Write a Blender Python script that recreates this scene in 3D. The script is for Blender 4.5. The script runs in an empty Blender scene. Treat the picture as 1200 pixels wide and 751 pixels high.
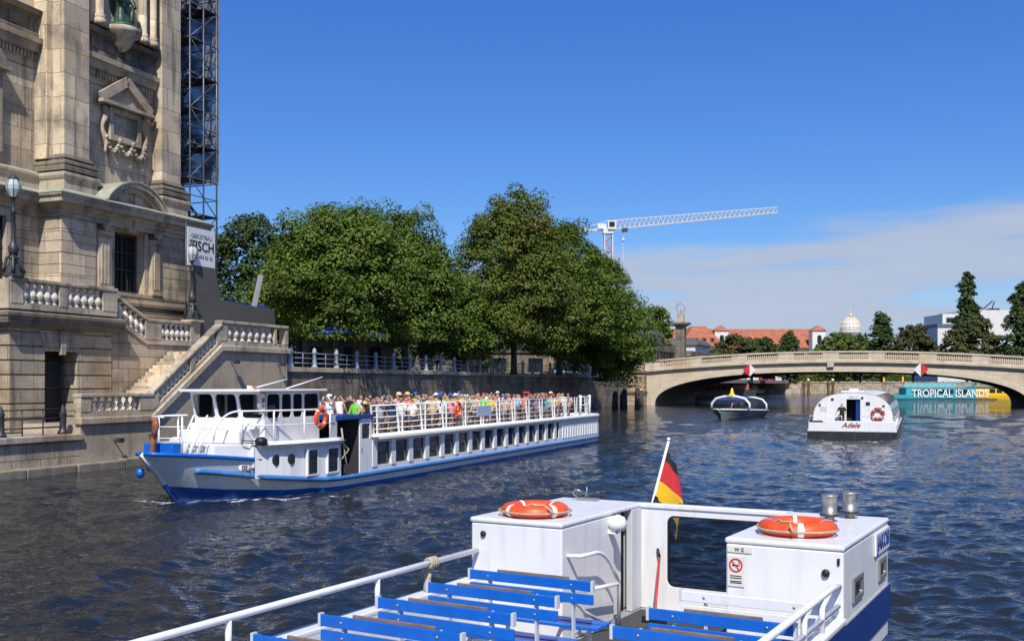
import bpy, math, random
import numpy as np
from mathutils import Vector, Matrix
S = bpy.context.scene
C = S.collection
R = math.radians
rnd = random.Random(7)

# ------------------------------------------------------------------ camera, sky, sun, exposure
cam = bpy.data.cameras.new('camera'); co = bpy.data.objects.new('camera', cam); C.objects.link(co)
co.location = (0, 0, 3.6); co.rotation_euler = (R(90), 0, 0)
cam.sensor_width = 36; cam.lens = 36; cam.shift_y = 0.0621
cam.clip_start = 0.1; cam.clip_end = 20000
S.camera = co
SUN_EL, SUN_AZ = 49.0, 180.5          # azimuth clockwise from +Y (the way the camera looks)
sl = bpy.data.lights.new('sun', 'SUN'); so = bpy.data.objects.new('sun', sl); C.objects.link(so)
sl.energy = 4.2; sl.angle = R(0.53); sl.color = (1.0, 0.94, 0.84)
sd = Vector((math.sin(R(SUN_AZ))*math.cos(R(SUN_EL)), math.cos(R(SUN_AZ))*math.cos(R(SUN_EL)), math.sin(R(SUN_EL))))
so.rotation_euler = sd.to_track_quat('Z', 'Y').to_euler()
so.location = sd*300
S.view_settings.view_transform = 'Standard'; S.view_settings.look = 'None'
S.view_settings.gamma = 1; S.view_settings.exposure = 0.30
S.render.engine = 'CYCLES'
S.cycles.use_denoising = True
S.cycles.max_bounces = 7; S.cycles.transparent_max_bounces = 8
S.cycles.caustics_reflective = False; S.cycles.caustics_refractive = False

w = bpy.data.worlds.new('World'); S.world = w; w.use_nodes = True
nt = w.node_tree; N = nt.nodes; L = nt.links
N.clear()
def nd(tree, t, **kw):
    n = tree.nodes.new(t)
    for k, v in kw.items():
        setattr(n, k, v)
    return n
def lk(tree, a, b): tree.links.new(a, b)
def mathn(tree, op, a, b=None, c=None, clamp=False):
    n = tree.nodes.new('ShaderNodeMath'); n.operation = op; n.use_clamp = clamp
    for i, x in enumerate((a, b, c)):
        if x is None: continue
        if isinstance(x, (int, float)): n.inputs[i].default_value = x
        else: tree.links.new(x, n.inputs[i])
    return n.outputs[0]
def mixc(tree, f, a, b, mode='MIX'):
    n = tree.nodes.new('ShaderNodeMix'); n.data_type = 'RGBA'; n.blend_type = mode
    for i, x in ((0, f), (6, a), (7, b)):
        if isinstance(x, (int, float)): n.inputs[i].default_value = x
        elif isinstance(x, tuple): n.inputs[i].default_value = (*x[:3], 1)
        else: tree.links.new(x, n.inputs[i])
    return n.outputs[2]
def ramp(tree, f, stops, interp='LINEAR'):
    n = tree.nodes.new('ShaderNodeValToRGB'); n.color_ramp.interpolation = interp
    e = n.color_ramp.elements
    while len(e) < len(stops): e.new(0.5)
    for x, (p, c) in zip(e, stops):
        x.position = p; x.color = (*c[:3], 1) if isinstance(c, tuple) else (c, c, c, 1)
    tree.links.new(f, n.inputs[0])
    return n.outputs[0]

sky = nd(nt, 'ShaderNodeTexSky', sky_type='NISHITA', sun_disc=False)
sky.sun_elevation = R(SUN_EL); sky.sun_rotation = R(SUN_AZ)
sky.altitude = 0; sky.air_density = 1.0; sky.dust_density = 0.4; sky.ozone_density = 4.0
tc = nd(nt, 'ShaderNodeTexCoord')
sep = nd(nt, 'ShaderNodeSeparateXYZ'); lk(nt, tc.outputs['Generated'], sep.inputs[0])
# deep summer blue: the sky's own colour, a little more saturated
hs = nd(nt, 'ShaderNodeHueSaturation'); hs.inputs['Saturation'].default_value = 1.2
lk(nt, sky.outputs[0], hs.inputs['Color'])
# thin veil of cloud low over the right-hand side of the river
az = mathn(nt, 'ARCTAN2', sep.outputs[0], sep.outputs[1])
cv = nd(nt, 'ShaderNodeCombineXYZ')
lk(nt, mathn(nt, 'MULTIPLY', az, 2.2), cv.inputs[0]); lk(nt, mathn(nt, 'MULTIPLY', sep.outputs[2], 17.0), cv.inputs[1])
n1 = nd(nt, 'ShaderNodeTexNoise'); n1.inputs['Scale'].default_value = 1.6; n1.inputs['Detail'].default_value = 6; n1.inputs['Roughness'].default_value = 0.55
lk(nt, cv.outputs[0], n1.inputs['Vector'])
top = mathn(nt, 'MULTIPLY_ADD', az, 0.070, 0.128)              # upper edge climbs to the right
top = mathn(nt, 'ADD', top, mathn(nt, 'MULTIPLY', mathn(nt, 'SUBTRACT', n1.outputs[0], 0.5), 0.09))
dlt = mathn(nt, 'SUBTRACT', top, sep.outputs[2])
edge = nd(nt, 'ShaderNodeMapRange', interpolation_type='SMOOTHSTEP')
lk(nt, dlt, edge.inputs[0]); edge.inputs[1].default_value = -0.006; edge.inputs[2].default_value = 0.022
azm = nd(nt, 'ShaderNodeMapRange', interpolation_type='SMOOTHSTEP')
lk(nt, az, azm.inputs[0]); azm.inputs[1].default_value = -0.35; azm.inputs[2].default_value = 0.14
n2 = nd(nt, 'ShaderNodeTexNoise'); n2.inputs['Scale'].default_value = 2.6; n2.inputs['Detail'].default_value = 5
lk(nt, cv.outputs[0], n2.inputs['Vector'])
gap = nd(nt, 'ShaderNodeMapRange'); lk(nt, n2.outputs[0], gap.inputs[0]); gap.inputs[1].default_value = 0.33; gap.inputs[2].default_value = 0.47; gap.inputs[3].default_value = 0.25; gap.inputs[4].default_value = 1.0
cl = mathn(nt, 'MULTIPLY', mathn(nt, 'MULTIPLY', edge.outputs[0], azm.outputs[0]), mathn(nt, 'MULTIPLY', gap.outputs[0], 0.85), clamp=True)
cloudc = mixc(nt, n2.outputs[0], (2.9, 3.3, 4.3), (3.8, 4.2, 5.0))
tint = ramp(nt, sep.outputs[2], [(0.0, (.62, .68, .86)), (0.16, (.56, .68, .90)), (0.40, (.54, .70, 1.08)), (1.0, (.7, .82, 1.1))])
skyc = mixc(nt, cl, mixc(nt, 1.0, hs.outputs[0], tint, 'MULTIPLY'), cloudc)
bg = nd(nt, 'ShaderNodeBackground'); bg.inputs[1].default_value = 0.115
lk(nt, skyc, bg.inputs[0])
wo = nd(nt, 'ShaderNodeOutputWorld'); lk(nt, bg.outputs[0], wo.inputs[0])

# ------------------------------------------------------------------ frames (plan coordinates of the place)
class Frame:
    def __init__(s, x, y, deg): s.x, s.y, s.r = x, y, -R(deg); s.c, s.s = math.cos(R(deg)), math.sin(R(deg))
    def w(s, a, b, z=0): return Vector((s.x + a*s.c + b*s.s, s.y - a*s.s + b*s.c, z))
RV = Frame(-19.5, 38.9, 21.5)     # river: a = towards mid-stream, b = downstream along the quay
NB = Frame(0, 0, 29.74)           # the near boat: a = across, b = along
WD = Frame(0, 0, 0)
OFF = {}

def thing(name, label, cat, fr, base, group=None, turn=0, local=False, kind=None):
    o = bpy.data.objects.new(name, None); C.objects.link(o)
    o.empty_display_size = 0.3
    o.location = fr.w(*base); o.rotation_euler = (0, 0, fr.r + R(turn))
    o['label'] = label; o['category'] = cat
    if group: o['group'] = group
    if kind: o['kind'] = kind
    OFF[o.name] = (0, 0, 0) if local else tuple(base)
    return o

class MB:
    def __init__(s): s.v = []; s.f = []; s.sm = []; s.mi = []; s.m = 0
    def add(s, vs, fs, smooth=False):
        n = len(s.v); s.v.extend([tuple(p) for p in vs])
        for f in fs: s.f.append([n+i for i in f]); s.sm.append(smooth); s.mi.append(s.m)
        return s
    def box(s, x0, x1, y0, y1, z0, z1):
        if x0 > x1: x0, x1 = x1, x0
        if y0 > y1: y0, y1 = y1, y0
        if z0 > z1: z0, z1 = z1, z0
        return s.add([(x0,y0,z0),(x1,y0,z0),(x1,y1,z0),(x0,y1,z0),(x0,y0,z1),(x1,y0,z1),(x1,y1,z1),(x0,y1,z1)],
              [(3,2,1,0),(4,5,6,7),(0,1,5,4),(1,2,6,5),(2,3,7,6),(3,0,4,7)])
    def prism(s, poly, vec, smooth=False):
        n = len(poly); vec = Vector(vec); a = [Vector(p) for p in poly]; b = [p+vec for p in a]
        nrm = Vector((0,0,0))
        for i in range(n): nrm += a[i].cross(a[(i+1) % n])
        fs = [tuple(range(n)), tuple(range(2*n-1, n-1, -1))] + [((i+1) % n, i, n+i, n+(i+1) % n) for i in range(n)]
        if nrm.dot(vec) > 0: fs = [tuple(reversed(f)) for f in fs]
        s.add(a+b, fs[:2]); k = len(s.v)-2*n
        for f in fs[2:]: s.f.append([k+i for i in f]); s.sm.append(smooth); s.mi.append(s.m)
        return s
    def bar(s, p, q, w, h=None, up=(0,0,1)):
        h = h or w; p = Vector(p); q = Vector(q); d = (q-p).normalized(); u = Vector(up)
        x = d.cross(u)
        if x.length < 1e-4: x = d.cross(Vector((1,0,0)))
        x.normalize(); y = x.cross(d)
        c = [x*a*w/2 + y*b*h/2 for a, b in ((-1,-1),(1,-1),(1,1),(-1,1))]
        return s.prism([p+k for k in c], q-p)
    def tube(s, pts, r, n=8, closed=False, rr=None):
        pts = [Vector(p) for p in pts]; m = len(pts); vs = []; fs = []
        prev = None
        for i, p in enumerate(pts):
            a = pts[i-1] if (i > 0 or closed) else p; b = pts[(i+1) % m] if (i < m-1 or closed) else p
            d = (b-a).normalized()
            if prev is None:
                x = d.cross(Vector((0,0,1)))
                if x.length < 1e-3: x = d.cross(Vector((1,0,0)))
            else: x = prev - d*prev.dot(d)
            x.normalize(); prev = x; y = d.cross(x); ri = rr[i] if rr else r
            for k in range(n):
                t = 2*math.pi*k/n; vs.append(p + (x*math.cos(t) + y*math.sin(t))*ri)
        e = m if closed else m-1
        for i in range(e):
            for k in range(n):
                a = i*n+k; b = i*n+(k+1) % n; j = ((i+1) % m)*n
                fs.append((b, a, j+k, j+(k+1) % n)[::-1])
        s.add(vs, fs, True)
        if not closed:
            b0 = len(s.v)-m*n
            s.f.append([b0+k for k in range(n)][::-1]); s.sm.append(False); s.mi.append(s.m)
            s.f.append([b0+(m-1)*n+k for k in range(n)]); s.sm.append(False); s.mi.append(s.m)
        return s
    def lathe(s, cx, cy, prof, n=12, z0=0, a0=0, a1=2*math.pi, smooth=True):
        full = abs(a1-a0-2*math.pi) < 1e-6; m = n if full else n+1; vs = []; fs = []
        for r, z in prof:
            for k in range(m):
                t = a0 + (a1-a0)*k/n; vs.append((cx+r*math.cos(t), cy+r*math.sin(t), z0+z))
        for i in range(len(prof)-1):
            for k in range(n):
                a = i*m+k; b = i*m+(k+1) % m
                fs.append((a, b, b+m, a+m))
        s.add(vs, fs, smooth)
        k0 = len(s.v)-len(prof)*m
        s.f.append([k0+k for k in range(m)][::-1]); s.sm.append(False); s.mi.append(s.m)
        s.f.append([k0+(len(prof)-1)*m+k for k in range(m)]); s.sm.append(False); s.mi.append(s.m)
        return s
    def strip(s, rows, smooth=False, flip=False):
        m = len(rows[0]); vs = [p for r in rows for p in r]; fs = []
        for i in range(len(rows)-1):
            for k in range(m-1):
                f = (i*m+k, i*m+k+1, (i+1)*m+k+1, (i+1)*m+k)
                fs.append(f[::-1] if flip else f)
        return s.add(vs, fs, smooth)
    def mould(s, path, prof):
        """profile (outward offset, z) swept along a plan polyline; outward is the right-hand side of travel"""
        n = len(path); rows = []
        for i, p in enumerate(path):
            p = Vector(p)
            ds = []
            if i > 0: ds.append((p-Vector(path[i-1])).normalized())
            if i < n-1: ds.append((Vector(path[i+1])-p).normalized())
            ns = [Vector((d.y, -d.x)) for d in ds]
            m = sum(ns, Vector((0,0))); m = m/ (m.length_squared) * (2 if len(ns) == 2 else 1) if len(ns) == 2 else ns[0]
            rows.append([(p.x+m.x*o, p.y+m.y*o, z) for o, z in prof])
        s.strip(rows, flip=False)
        k = len(s.v)-n*len(prof); q = len(prof)
        s.f.append([k+i for i in range(q)][::-1]); s.sm.append(False); s.mi.append(s.m)
        s.f.append([k+(n-1)*q+i for i in range(q)]); s.sm.append(False); s.mi.append(s.m)
        return s
    def ring(s, axis, lvl, thick, rect, inner, rad, n=5):
        """flat frame with a rounded opening; axis 0: plane x=lvl (u=y), axis 1: plane y=lvl (u=x); v=z"""
        u0, u1, v0, v1 = inner; lp = []
        for cx, cy, t0 in ((u1-rad, v1-rad, 0), (u0+rad, v1-rad, 90), (u0+rad, v0+rad, 180), (u1-rad, v0+rad, 270)):
            for k in range(n+1):
                t = R(t0+90*k/n); lp.append((cx+rad*math.cos(t), cy+rad*math.sin(t)))
        U0, U1, V0, V1 = rect; cu, cv_ = (u0+u1)/2, (v0+v1)/2; op = []
        for i, (a, b) in enumerate(lp):
            da, db = a-cu, b-cv_
            k = min(((U1-cu)/da if da > 0 else (U0-cu)/da) if abs(da) > 1e-9 else 1e9, ((V1-cv_)/db if db > 0 else (V0-cv_)/db) if abs(db) > 1e-9 else 1e9)
            op.append((cu+da*k, cv_+db*k))
        m = len(lp)
        # snap the outer loop onto the rectangle's corners
        for X, Y in ((U1,V1),(U0,V1),(U0,V0),(U1,V0)):
            j = min(range(m), key=lambda i: (op[i][0]-X)**2+(op[i][1]-Y)**2); op[j] = (X, Y)
        P = (lambda u, v, d: (lvl+d, u, v)) if axis == 0 else (lambda u, v, d: (u, lvl+d, v))
        vs = [P(*q, 0) for q in lp]+[P(*q, 0) for q in op]+[P(*q, thick) for q in lp]+[P(*q, thick) for q in op]
        fs = []
        for i in range(m):
            j = (i+1) % m
            fs += [(i, j, m+j, m+i), (2*m+j, 2*m+i, 3*m+i, 3*m+j), (j, i, 2*m+i, 2*m+j), (m+i, m+j, 3*m+j, 3*m+i)]
        return s.add(vs, fs)
    def plate(s, axis, lvl, thick, rect, rad, n=5):
        u0, u1, v0, v1 = rect; lp = []
        for cx, cy, t0 in ((u1-rad, v1-rad, 0), (u0+rad, v1-rad, 90), (u0+rad, v0+rad, 180), (u1-rad, v0+rad, 270)):
            for k in range(n+1):
                t = R(t0+90*k/n); lp.append((cx+rad*math.cos(t), cy+rad*math.sin(t)))
        if axis == 0: return s.prism([(lvl, a, b) for a, b in lp], (thick, 0, 0))
        return s.prism([(a, lvl, b) for a, b in lp], (0, thick, 0))
    def mesh(s, name, off=(0,0,0), recalc=True):
        me = bpy.data.meshes.new(name)
        ox, oy, oz = off
        me.from_pydata([(x-ox, y-oy, z-oz) for x, y, z in s.v], [], s.f)
        me.polygons.foreach_set('use_smooth', s.sm); me.polygons.foreach_set('material_index', s.mi)
        if recalc:
            import bmesh
            bm = bmesh.new(); bm.from_mesh(me); bmesh.ops.recalc_face_normals(bm, faces=bm.faces); bm.to_mesh(me); bm.free()
        me.update(); return me
    def build(s, name, mat, parent, bevel=0, label=None, kind=None, recalc=True):
        off = OFF.get(parent.name, (0,0,0))
        me = s.mesh(name, off, recalc)
        for m in (mat if isinstance(mat, (list, tuple)) else [mat]): me.materials.append(m)
        o = bpy.data.objects.new(name, me); C.objects.link(o); o.parent = parent; OFF[o.name] = off
        if bevel: add_bevel(o, bevel)
        if label: o['label'] = label
        if kind: o['kind'] = kind
        return o
    def solo(s, name, mat, label, cat, fr, base, group=None, kind=None, bevel=0, turn=0, local=False):
        me = s.mesh(name, (0,0,0) if local else base)
        for m in (mat if isinstance(mat, (list, tuple)) else [mat]): me.materials.append(m)
        o = bpy.data.objects.new(name, me); C.objects.link(o)
        o.location = fr.w(*base); o.rotation_euler = (0, 0, fr.r+R(turn))
        if label: o['label'] = label
        if cat: o['category'] = cat
        if group: o['group'] = group
        if kind: o['kind'] = kind
        if bevel: add_bevel(o, bevel)
        OFF[o.name] = (0,0,0) if local else tuple(base)
        return o

def add_bevel(o, wd):
    b = o.modifiers.new('bevel', 'BEVEL'); b.width = wd; b.segments = 2; b.limit_method = 'ANGLE'; b.angle_limit = R(40)

def copy_tree(o, parent=None):
    c = o.copy(); C.objects.link(c); c.parent = parent
    OFF[c.name] = OFF.get(o.name, (0,0,0))
    for ch in o.children: copy_tree(ch, c)
    return c

def text_mesh(txt, size, depth=0.004, shear=0.0, bold=0.0, align='CENTER', sx=1.0):
    cu = bpy.data.curves.new('lettering', 'FONT'); cu.body = txt; cu.size = size; cu.extrude = depth; cu.shear = shear; cu.offset = bold
    cu.align_x = align; cu.align_y = 'CENTER'; cu.resolution_u = 3
    t = bpy.data.objects.new('lettering', cu); C.objects.link(t)
    dg = bpy.context.evaluated_depsgraph_get()
    me = bpy.data.meshes.new_from_object(t.evaluated_get(dg))
    bpy.data.objects.remove(t); bpy.data.curves.remove(cu)
    if sx != 1: me.transform(Matrix.Diagonal((sx, 1, 1, 1)))
    return me
def lettering(txt, size, mat, parent, pos, facing, **kw):
    """flat letters standing upright; facing: yaw in degrees of the side they are read from (-90: read from -y)"""
    me = text_mesh(txt, size, **kw); me.materials.clear(); me.materials.append(mat)
    o = bpy.data.objects.new('lettering', me); C.objects.link(o); o.parent = parent
    off = OFF.get(parent.name, (0,0,0))
    o.location = Vector(pos)-Vector(off); o.rotation_euler = (R(90), 0, R(facing+90))
    return o

# ------------------------------------------------------------------ materials
MATS = {}
def newmat(name):
    m = bpy.data.materials.new(name); m.use_nodes = True; t = m.node_tree
    b = t.nodes['Principled BSDF']; MATS[name] = m
    return m, t, b
def M(name, base, rough=0.5, var=0.12, scale=3.0, metal=0.0, bump=0.0, bscale=30.0, dirt=None, spec=0.5, coat=0.0):
    m, t, b = newmat(name)
    tcn = nd(t, 'ShaderNodeTexCoord')
    n = nd(t, 'ShaderNodeTexNoise'); n.inputs['Scale'].default_value = scale; n.inputs['Detail'].default_value = 6
    lk(t, tcn.outputs['Object'], n.inputs['Vector'])
    lo = tuple(x*(1-var) for x in base); hi = tuple(min(1, x*(1+var)) for x in base)
    c = ramp(t, n.outputs[0], [(0.3, lo), (0.7, hi)])
    if dirt:
        mp = nd(t, 'ShaderNodeMapping'); mp.inputs['Scale'].default_value = (6, 6, 0.7)
        lk(t, tcn.outputs['Object'], mp.inputs[0])
        n2 = nd(t, 'ShaderNodeTexNoise'); n2.inputs['Scale'].default_value = 1.3; n2.inputs['Detail'].default_value = 7
        lk(t, mp.outputs[0], n2.inputs['Vector'])
        f = ramp(t, n2.outputs[0], [(0.52, 0.0), (0.78, 0.55)])
        c = mixc(t, f, c, dirt)
    lk(t, c, b.inputs['Base Color'])
    b.inputs['Roughness'].default_value = rough; b.inputs['Metallic'].default_value = metal
    b.inputs['Specular IOR Level'].default_value = spec
    if coat: b.inputs['Coat Weight'].default_value = coat
    if bump:
        n3 = nd(t, 'ShaderNodeTexNoise'); n3.inputs['Scale'].default_value = bscale; n3.inputs['Detail'].default_value = 5
        lk(t, tcn.outputs['Object'], n3.inputs['Vector'])
        bp = nd(t, 'ShaderNodeBump'); bp.inputs['Strength'].default_value = bump; bp.inputs['Distance'].default_value = 0.02
        lk(t, n3.outputs[0], bp.inputs['Height']); lk(t, bp.outputs[0], b.inputs['Normal'])
    return m
def stone(name, c1, c2, cm, bw, bh, mortar=0.012, stain=0.6, dark=(0.07, 0.062, 0.055), warm=(0.46, 0.33, 0.18), bump=0.5):
    m, t, b = newmat(name)
    tcn = nd(t, 'ShaderNodeTexCoord'); sp = nd(t, 'ShaderNodeSeparateXYZ'); lk(t, tcn.outputs['Object'], sp.inputs[0])
    cb = nd(t, 'ShaderNodeCombineXYZ'); lk(t, mathn(t, 'ADD', sp.outputs[0], sp.outputs[1]), cb.inputs[0]); lk(t, sp.outputs[2], cb.inputs[1])
    br = nd(t, 'ShaderNodeTexBrick'); br.inputs['Scale'].default_value = 1.0
    br.inputs['Brick Width'].default_value = bw; br.inputs['Row Height'].default_value = bh; br.inputs['Mortar Size'].default_value = mortar
    br.inputs['Color1'].default_value = (*c1, 1); br.inputs['Color2'].default_value = (*c2, 1); br.inputs['Mortar'].default_value = (*cm, 1)
    br.inputs['Bias'].default_value = -0.1
    lk(t, cb.outputs[0], br.inputs['Vector'])
    n1 = nd(t, 'ShaderNodeTexNoise'); n1.inputs['Scale'].default_value = 0.5; n1.inputs['Detail'].default_value = 9; n1.inputs['Roughness'].default_value = 0.62
    lk(t, tcn.outputs['Object'], n1.inputs['Vector'])
    c = mixc(t, ramp(t, n1.outputs[0], [(0.47, 0.0), (0.66, stain)]), br.outputs[0], dark)
    n4 = nd(t, 'ShaderNodeTexNoise'); n4.inputs['Scale'].default_value = 0.23; n4.inputs['Detail'].default_value = 5
    lk(t, tcn.outputs['Object'], n4.inputs['Vector'])
    c = mixc(t, ramp(t, n4.outputs[0], [(0.5, 0.0), (0.68, 0.45)]), c, warm)
    mp = nd(t, 'ShaderNodeMapping'); mp.inputs['Scale'].default_value = (2.6, 2.6, 0.22); lk(t, tcn.outputs['Object'], mp.inputs[0])
    n2 = nd(t, 'ShaderNodeTexNoise'); n2.inputs['Scale'].default_value = 1.0; n2.inputs['Detail'].default_value = 8
    lk(t, mp.outputs[0], n2.inputs['Vector'])
    c = mixc(t, ramp(t, n2.outputs[0], [(0.54, 0.0), (0.70, stain)]), c, dark)
    n3 = nd(t, 'ShaderNodeTexNoise'); n3.inputs['Scale'].default_value = 9; n3.inputs['Detail'].default_value = 8
    lk(t, tcn.outputs['Object'], n3.inputs['Vector'])
    c = mixc(t, 0.5, c, ramp(t, n3.outputs[0], [(0.3, 0.35), (0.7, 0.62)]), 'OVERLAY')
    lk(t, c, b.inputs['Base Color']); b.inputs['Roughness'].default_value = 0.88; b.inputs['Specular IOR Level'].default_value = 0.25
    h = mathn(t, 'ADD', mathn(t, 'MULTIPLY', br.outputs['Fac'], -1.0), mathn(t, 'MULTIPLY', n3.outputs[0], 0.5))
    bp = nd(t, 'ShaderNodeBump'); bp.inputs['Strength'].default_value = bump; bp.inputs['Distance'].default_value = 0.03
    lk(t, h, bp.inputs['Height']); lk(t, bp.outputs[0], b.inputs['Normal'])
    return m
def glassy(name, base=(0.01, 0.014, 0.018), rough=0.04):
    m = M(name, base, rough, 0.3, 2.0, spec=0.6); return m
def leafmat(name, dark, light, brown=None, bf=0.0, trans=0.25):
    m, t, b = newmat(name)
    tcn = nd(t, 'ShaderNodeTexCoord')
    n = nd(t, 'ShaderNodeTexNoise'); n.inputs['Scale'].default_value = 0.55; n.inputs['Detail'].default_value = 5
    lk(t, tcn.outputs['Object'], n.inputs['Vector'])
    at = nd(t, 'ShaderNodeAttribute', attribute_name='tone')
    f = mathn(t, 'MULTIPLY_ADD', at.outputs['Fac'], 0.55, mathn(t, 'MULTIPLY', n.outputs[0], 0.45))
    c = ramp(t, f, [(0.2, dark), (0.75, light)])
    if brown:
        n2 = nd(t, 'ShaderNodeTexNoise'); n2.inputs['Scale'].default_value = 0.32; n2.inputs['Detail'].default_value = 4
        lk(t, tcn.outputs['Object'], n2.inputs['Vector'])
        g = mathn(t, 'MULTIPLY', ramp(t, n2.outputs[0], [(0.5, 0.0), (0.66, bf)]), ramp(t, at.outputs['Fac'], [(0.3, 0.3), (0.8, 1.0)]))
        c = mixc(t, g, c, brown)
    lk(t, c, b.inputs['Base Color']); b.inputs['Roughness'].default_value = 0.6; b.inputs['Specular IOR Level'].default_value = 0.22
    tr = nd(t, 'ShaderNodeBsdfTranslucent'); lk(t, mixc(t, 1.0, c, (1.0, 1.0, 0.35), 'MULTIPLY'), tr.inputs[0])
    mx = nd(t, 'ShaderNodeMixShader'); mx.inputs[0].default_value = trans
    lk(t, b.outputs[0], mx.inputs[1]); lk(t, tr.outputs[0], mx.inputs[2]); lk(t, mx.outputs[0], t.nodes['Material Output'].inputs[0])
    return m

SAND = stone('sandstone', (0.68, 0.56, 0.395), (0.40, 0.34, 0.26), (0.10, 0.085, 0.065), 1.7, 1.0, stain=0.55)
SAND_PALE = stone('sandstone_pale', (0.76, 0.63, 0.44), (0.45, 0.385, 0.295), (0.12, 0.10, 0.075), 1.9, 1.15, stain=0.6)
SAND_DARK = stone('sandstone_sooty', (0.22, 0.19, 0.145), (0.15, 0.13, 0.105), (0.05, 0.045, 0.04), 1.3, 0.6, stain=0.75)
TRIM = stone('trim_stone', (0.55, 0.465, 0.345), (0.42, 0.365, 0.28), (0.2, 0.17, 0.125), 2.2, 3.0, mortar=0.004, stain=0.65, bump=0.3)
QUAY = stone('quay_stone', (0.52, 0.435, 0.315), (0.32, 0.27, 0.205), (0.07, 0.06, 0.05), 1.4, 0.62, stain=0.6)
EMBANK_SHADE = stone('embankment_stone_shade', (0.30, 0.255, 0.19), (0.18, 0.155, 0.12), (0.05, 0.045, 0.04), 1.6, 0.62, stain=0.75)  # quay stone darkened, the trees' shade put into its colour
PLASTER = stone('smooth_wall_stone', (0.50, 0.42, 0.31), (0.45, 0.38, 0.285), (0.26, 0.21, 0.16), 1.6, 1.5, mortar=0.004, stain=0.35, bump=0.2)
BRIDGE = stone('bridge_stone', (0.62, 0.53, 0.39), (0.57, 0.485, 0.355), (0.40, 0.33, 0.24), 1.5, 0.55, mortar=0.015, stain=0.22, bump=0.2)
BRIDGE_DK = stone('bridge_pier_stone', (0.50, 0.39, 0.25), (0.38, 0.30, 0.20), (0.13, 0.11, 0.08), 1.8, 0.75, mortar=0.03, stain=0.35)
BALU = M('baluster_stone', (0.62, 0.57, 0.48), 0.8, 0.2, 6, bump=0.3)
COPPER = M('verdigris_sheet', (0.36, 0.365, 0.29), 0.6, 0.2, 2, dirt=(0.10, 0.11, 0.09))
BRONZE = M('patinated_bronze', (0.035, 0.075, 0.055), 0.5, 0.5, 5, metal=0.4, dirt=(0.12, 0.22, 0.17))
IRON = M('dark_iron', (0.035, 0.04, 0.042), 0.45, 0.25, 8)
IRON_BLUE = M('blue_grey_iron', (0.30, 0.36, 0.43), 0.5, 0.15, 4)
STEEL = M('scaffold_steel', (0.13, 0.14, 0.16), 0.45, 0.25, 6, metal=0.5)
WOODDK = M('dark_timber', (0.05, 0.042, 0.035), 0.8, 0.3, 6, bump=0.4)
WHITE = M('white_paint', (0.76, 0.76, 0.75), 0.32, 0.04, 1.5, dirt=(0.56, 0.54, 0.49), spec=0.5)
WHITE_HULL = M('white_hull_paint', (0.80, 0.80, 0.79), 0.3, 0.05, 1.0, dirt=(0.50, 0.50, 0.48))
WHITE_RAIL = M('white_rail_paint', (0.82, 0.82, 0.81), 0.35, 0.04, 4, dirt=(0.6, 0.58, 0.54))
GREYW = M('pale_grey_paint', (0.55, 0.58, 0.60), 0.4, 0.06, 2, dirt=(0.42, 0.42, 0.42))
BLUE = M('royal_blue_paint', (0.003, 0.115, 0.50), 0.35, 0.12, 5, dirt=(0.015, 0.15, 0.5))
BLUE_HULL = M('blue_hull_paint', (0.005, 0.035, 0.20), 0.3, 0.1, 2)
BLUE_RUB = M('blue_rubrail_paint', (0.05, 0.18, 0.46), 0.45, 0.2, 3, dirt=(0.18, 0.30, 0.52))
BLUE_BOOT = M('blue_boot_paint', (0.008, 0.10, 0.40), 0.4, 0.2, 2)
ORANGE = M('orange_buoy', (0.78, 0.085, 0.015), 0.45, 0.15, 5)
ROPE = M('rope', (0.42, 0.36, 0.25), 0.9, 0.2, 20, bump=0.5)
BLACK = M('black_rubber', (0.012, 0.012, 0.013), 0.5, 0.2, 5)
BROWNWOOD = M('weathered_wood', (0.20, 0.135, 0.09), 0.7, 0.3, 12)
DECK = M('grey_deck', (0.30, 0.31, 0.32), 0.7, 0.12, 4, bump=0.2)
DARKGLASS = glassy('dark_window_glass')
GLASSROOF = glassy('tinted_glazing', (0.05, 0.08, 0.10), 0.06)
INOX = M('stainless_steel', (0.40, 0.385, 0.36), 0.42, 0.15, 5, metal=0.75)
TAUPE = M('taupe_hoarding', (0.10, 0.092, 0.08), 0.75, 0.1, 1.5)
BANNER = M('banner_white', (0.74, 0.75, 0.74), 0.6, 0.05, 2)
LETTER = M('black_lettering', (0.015, 0.015, 0.018), 0.6, 0.1, 3)
RED = M('signal_red', (0.62, 0.03, 0.03), 0.5, 0.1, 4)
YELLOW = M('signal_yellow', (0.80, 0.50, 0.02), 0.5, 0.1, 4)
TEAL = M('turquoise_paint', (0.06, 0.42, 0.46), 0.4, 0.1, 2)
BLUECLOTH = M('blue_tarpaulin', (0.02, 0.07, 0.30), 0.6, 0.2, 2)
ROOFRED = M('red_roof_tiles', (0.36, 0.125, 0.065), 0.85, 0.25, 0.4, dirt=(0.24, 0.085, 0.05))
SLATE = M('grey_slate', (0.10, 0.095, 0.095), 0.7, 0.2, 1)
LIMEW = M('white_render', (0.66, 0.65, 0.61), 0.8, 0.06, 0.5)
CREAM = M('cream_render', (0.58, 0.52, 0.42), 0.8, 0.08, 0.5)
PAVE = M('granite_paving', (0.27, 0.25, 0.22), 0.9, 0.15, 1.5, bump=0.2)
BARK = M('bark', (0.055, 0.045, 0.035), 0.9, 0.3, 6, bump=0.6, bscale=14)
LAMPGLASS = M('frosted_lamp_glass', (0.48, 0.55, 0.56), 0.12, 0.1, 3)
LEAF_A = leafmat('chestnut_leaves', (0.042, 0.082, 0.012), (0.155, 0.232, 0.034), (0.17, 0.105, 0.03), 0.25)
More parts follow.
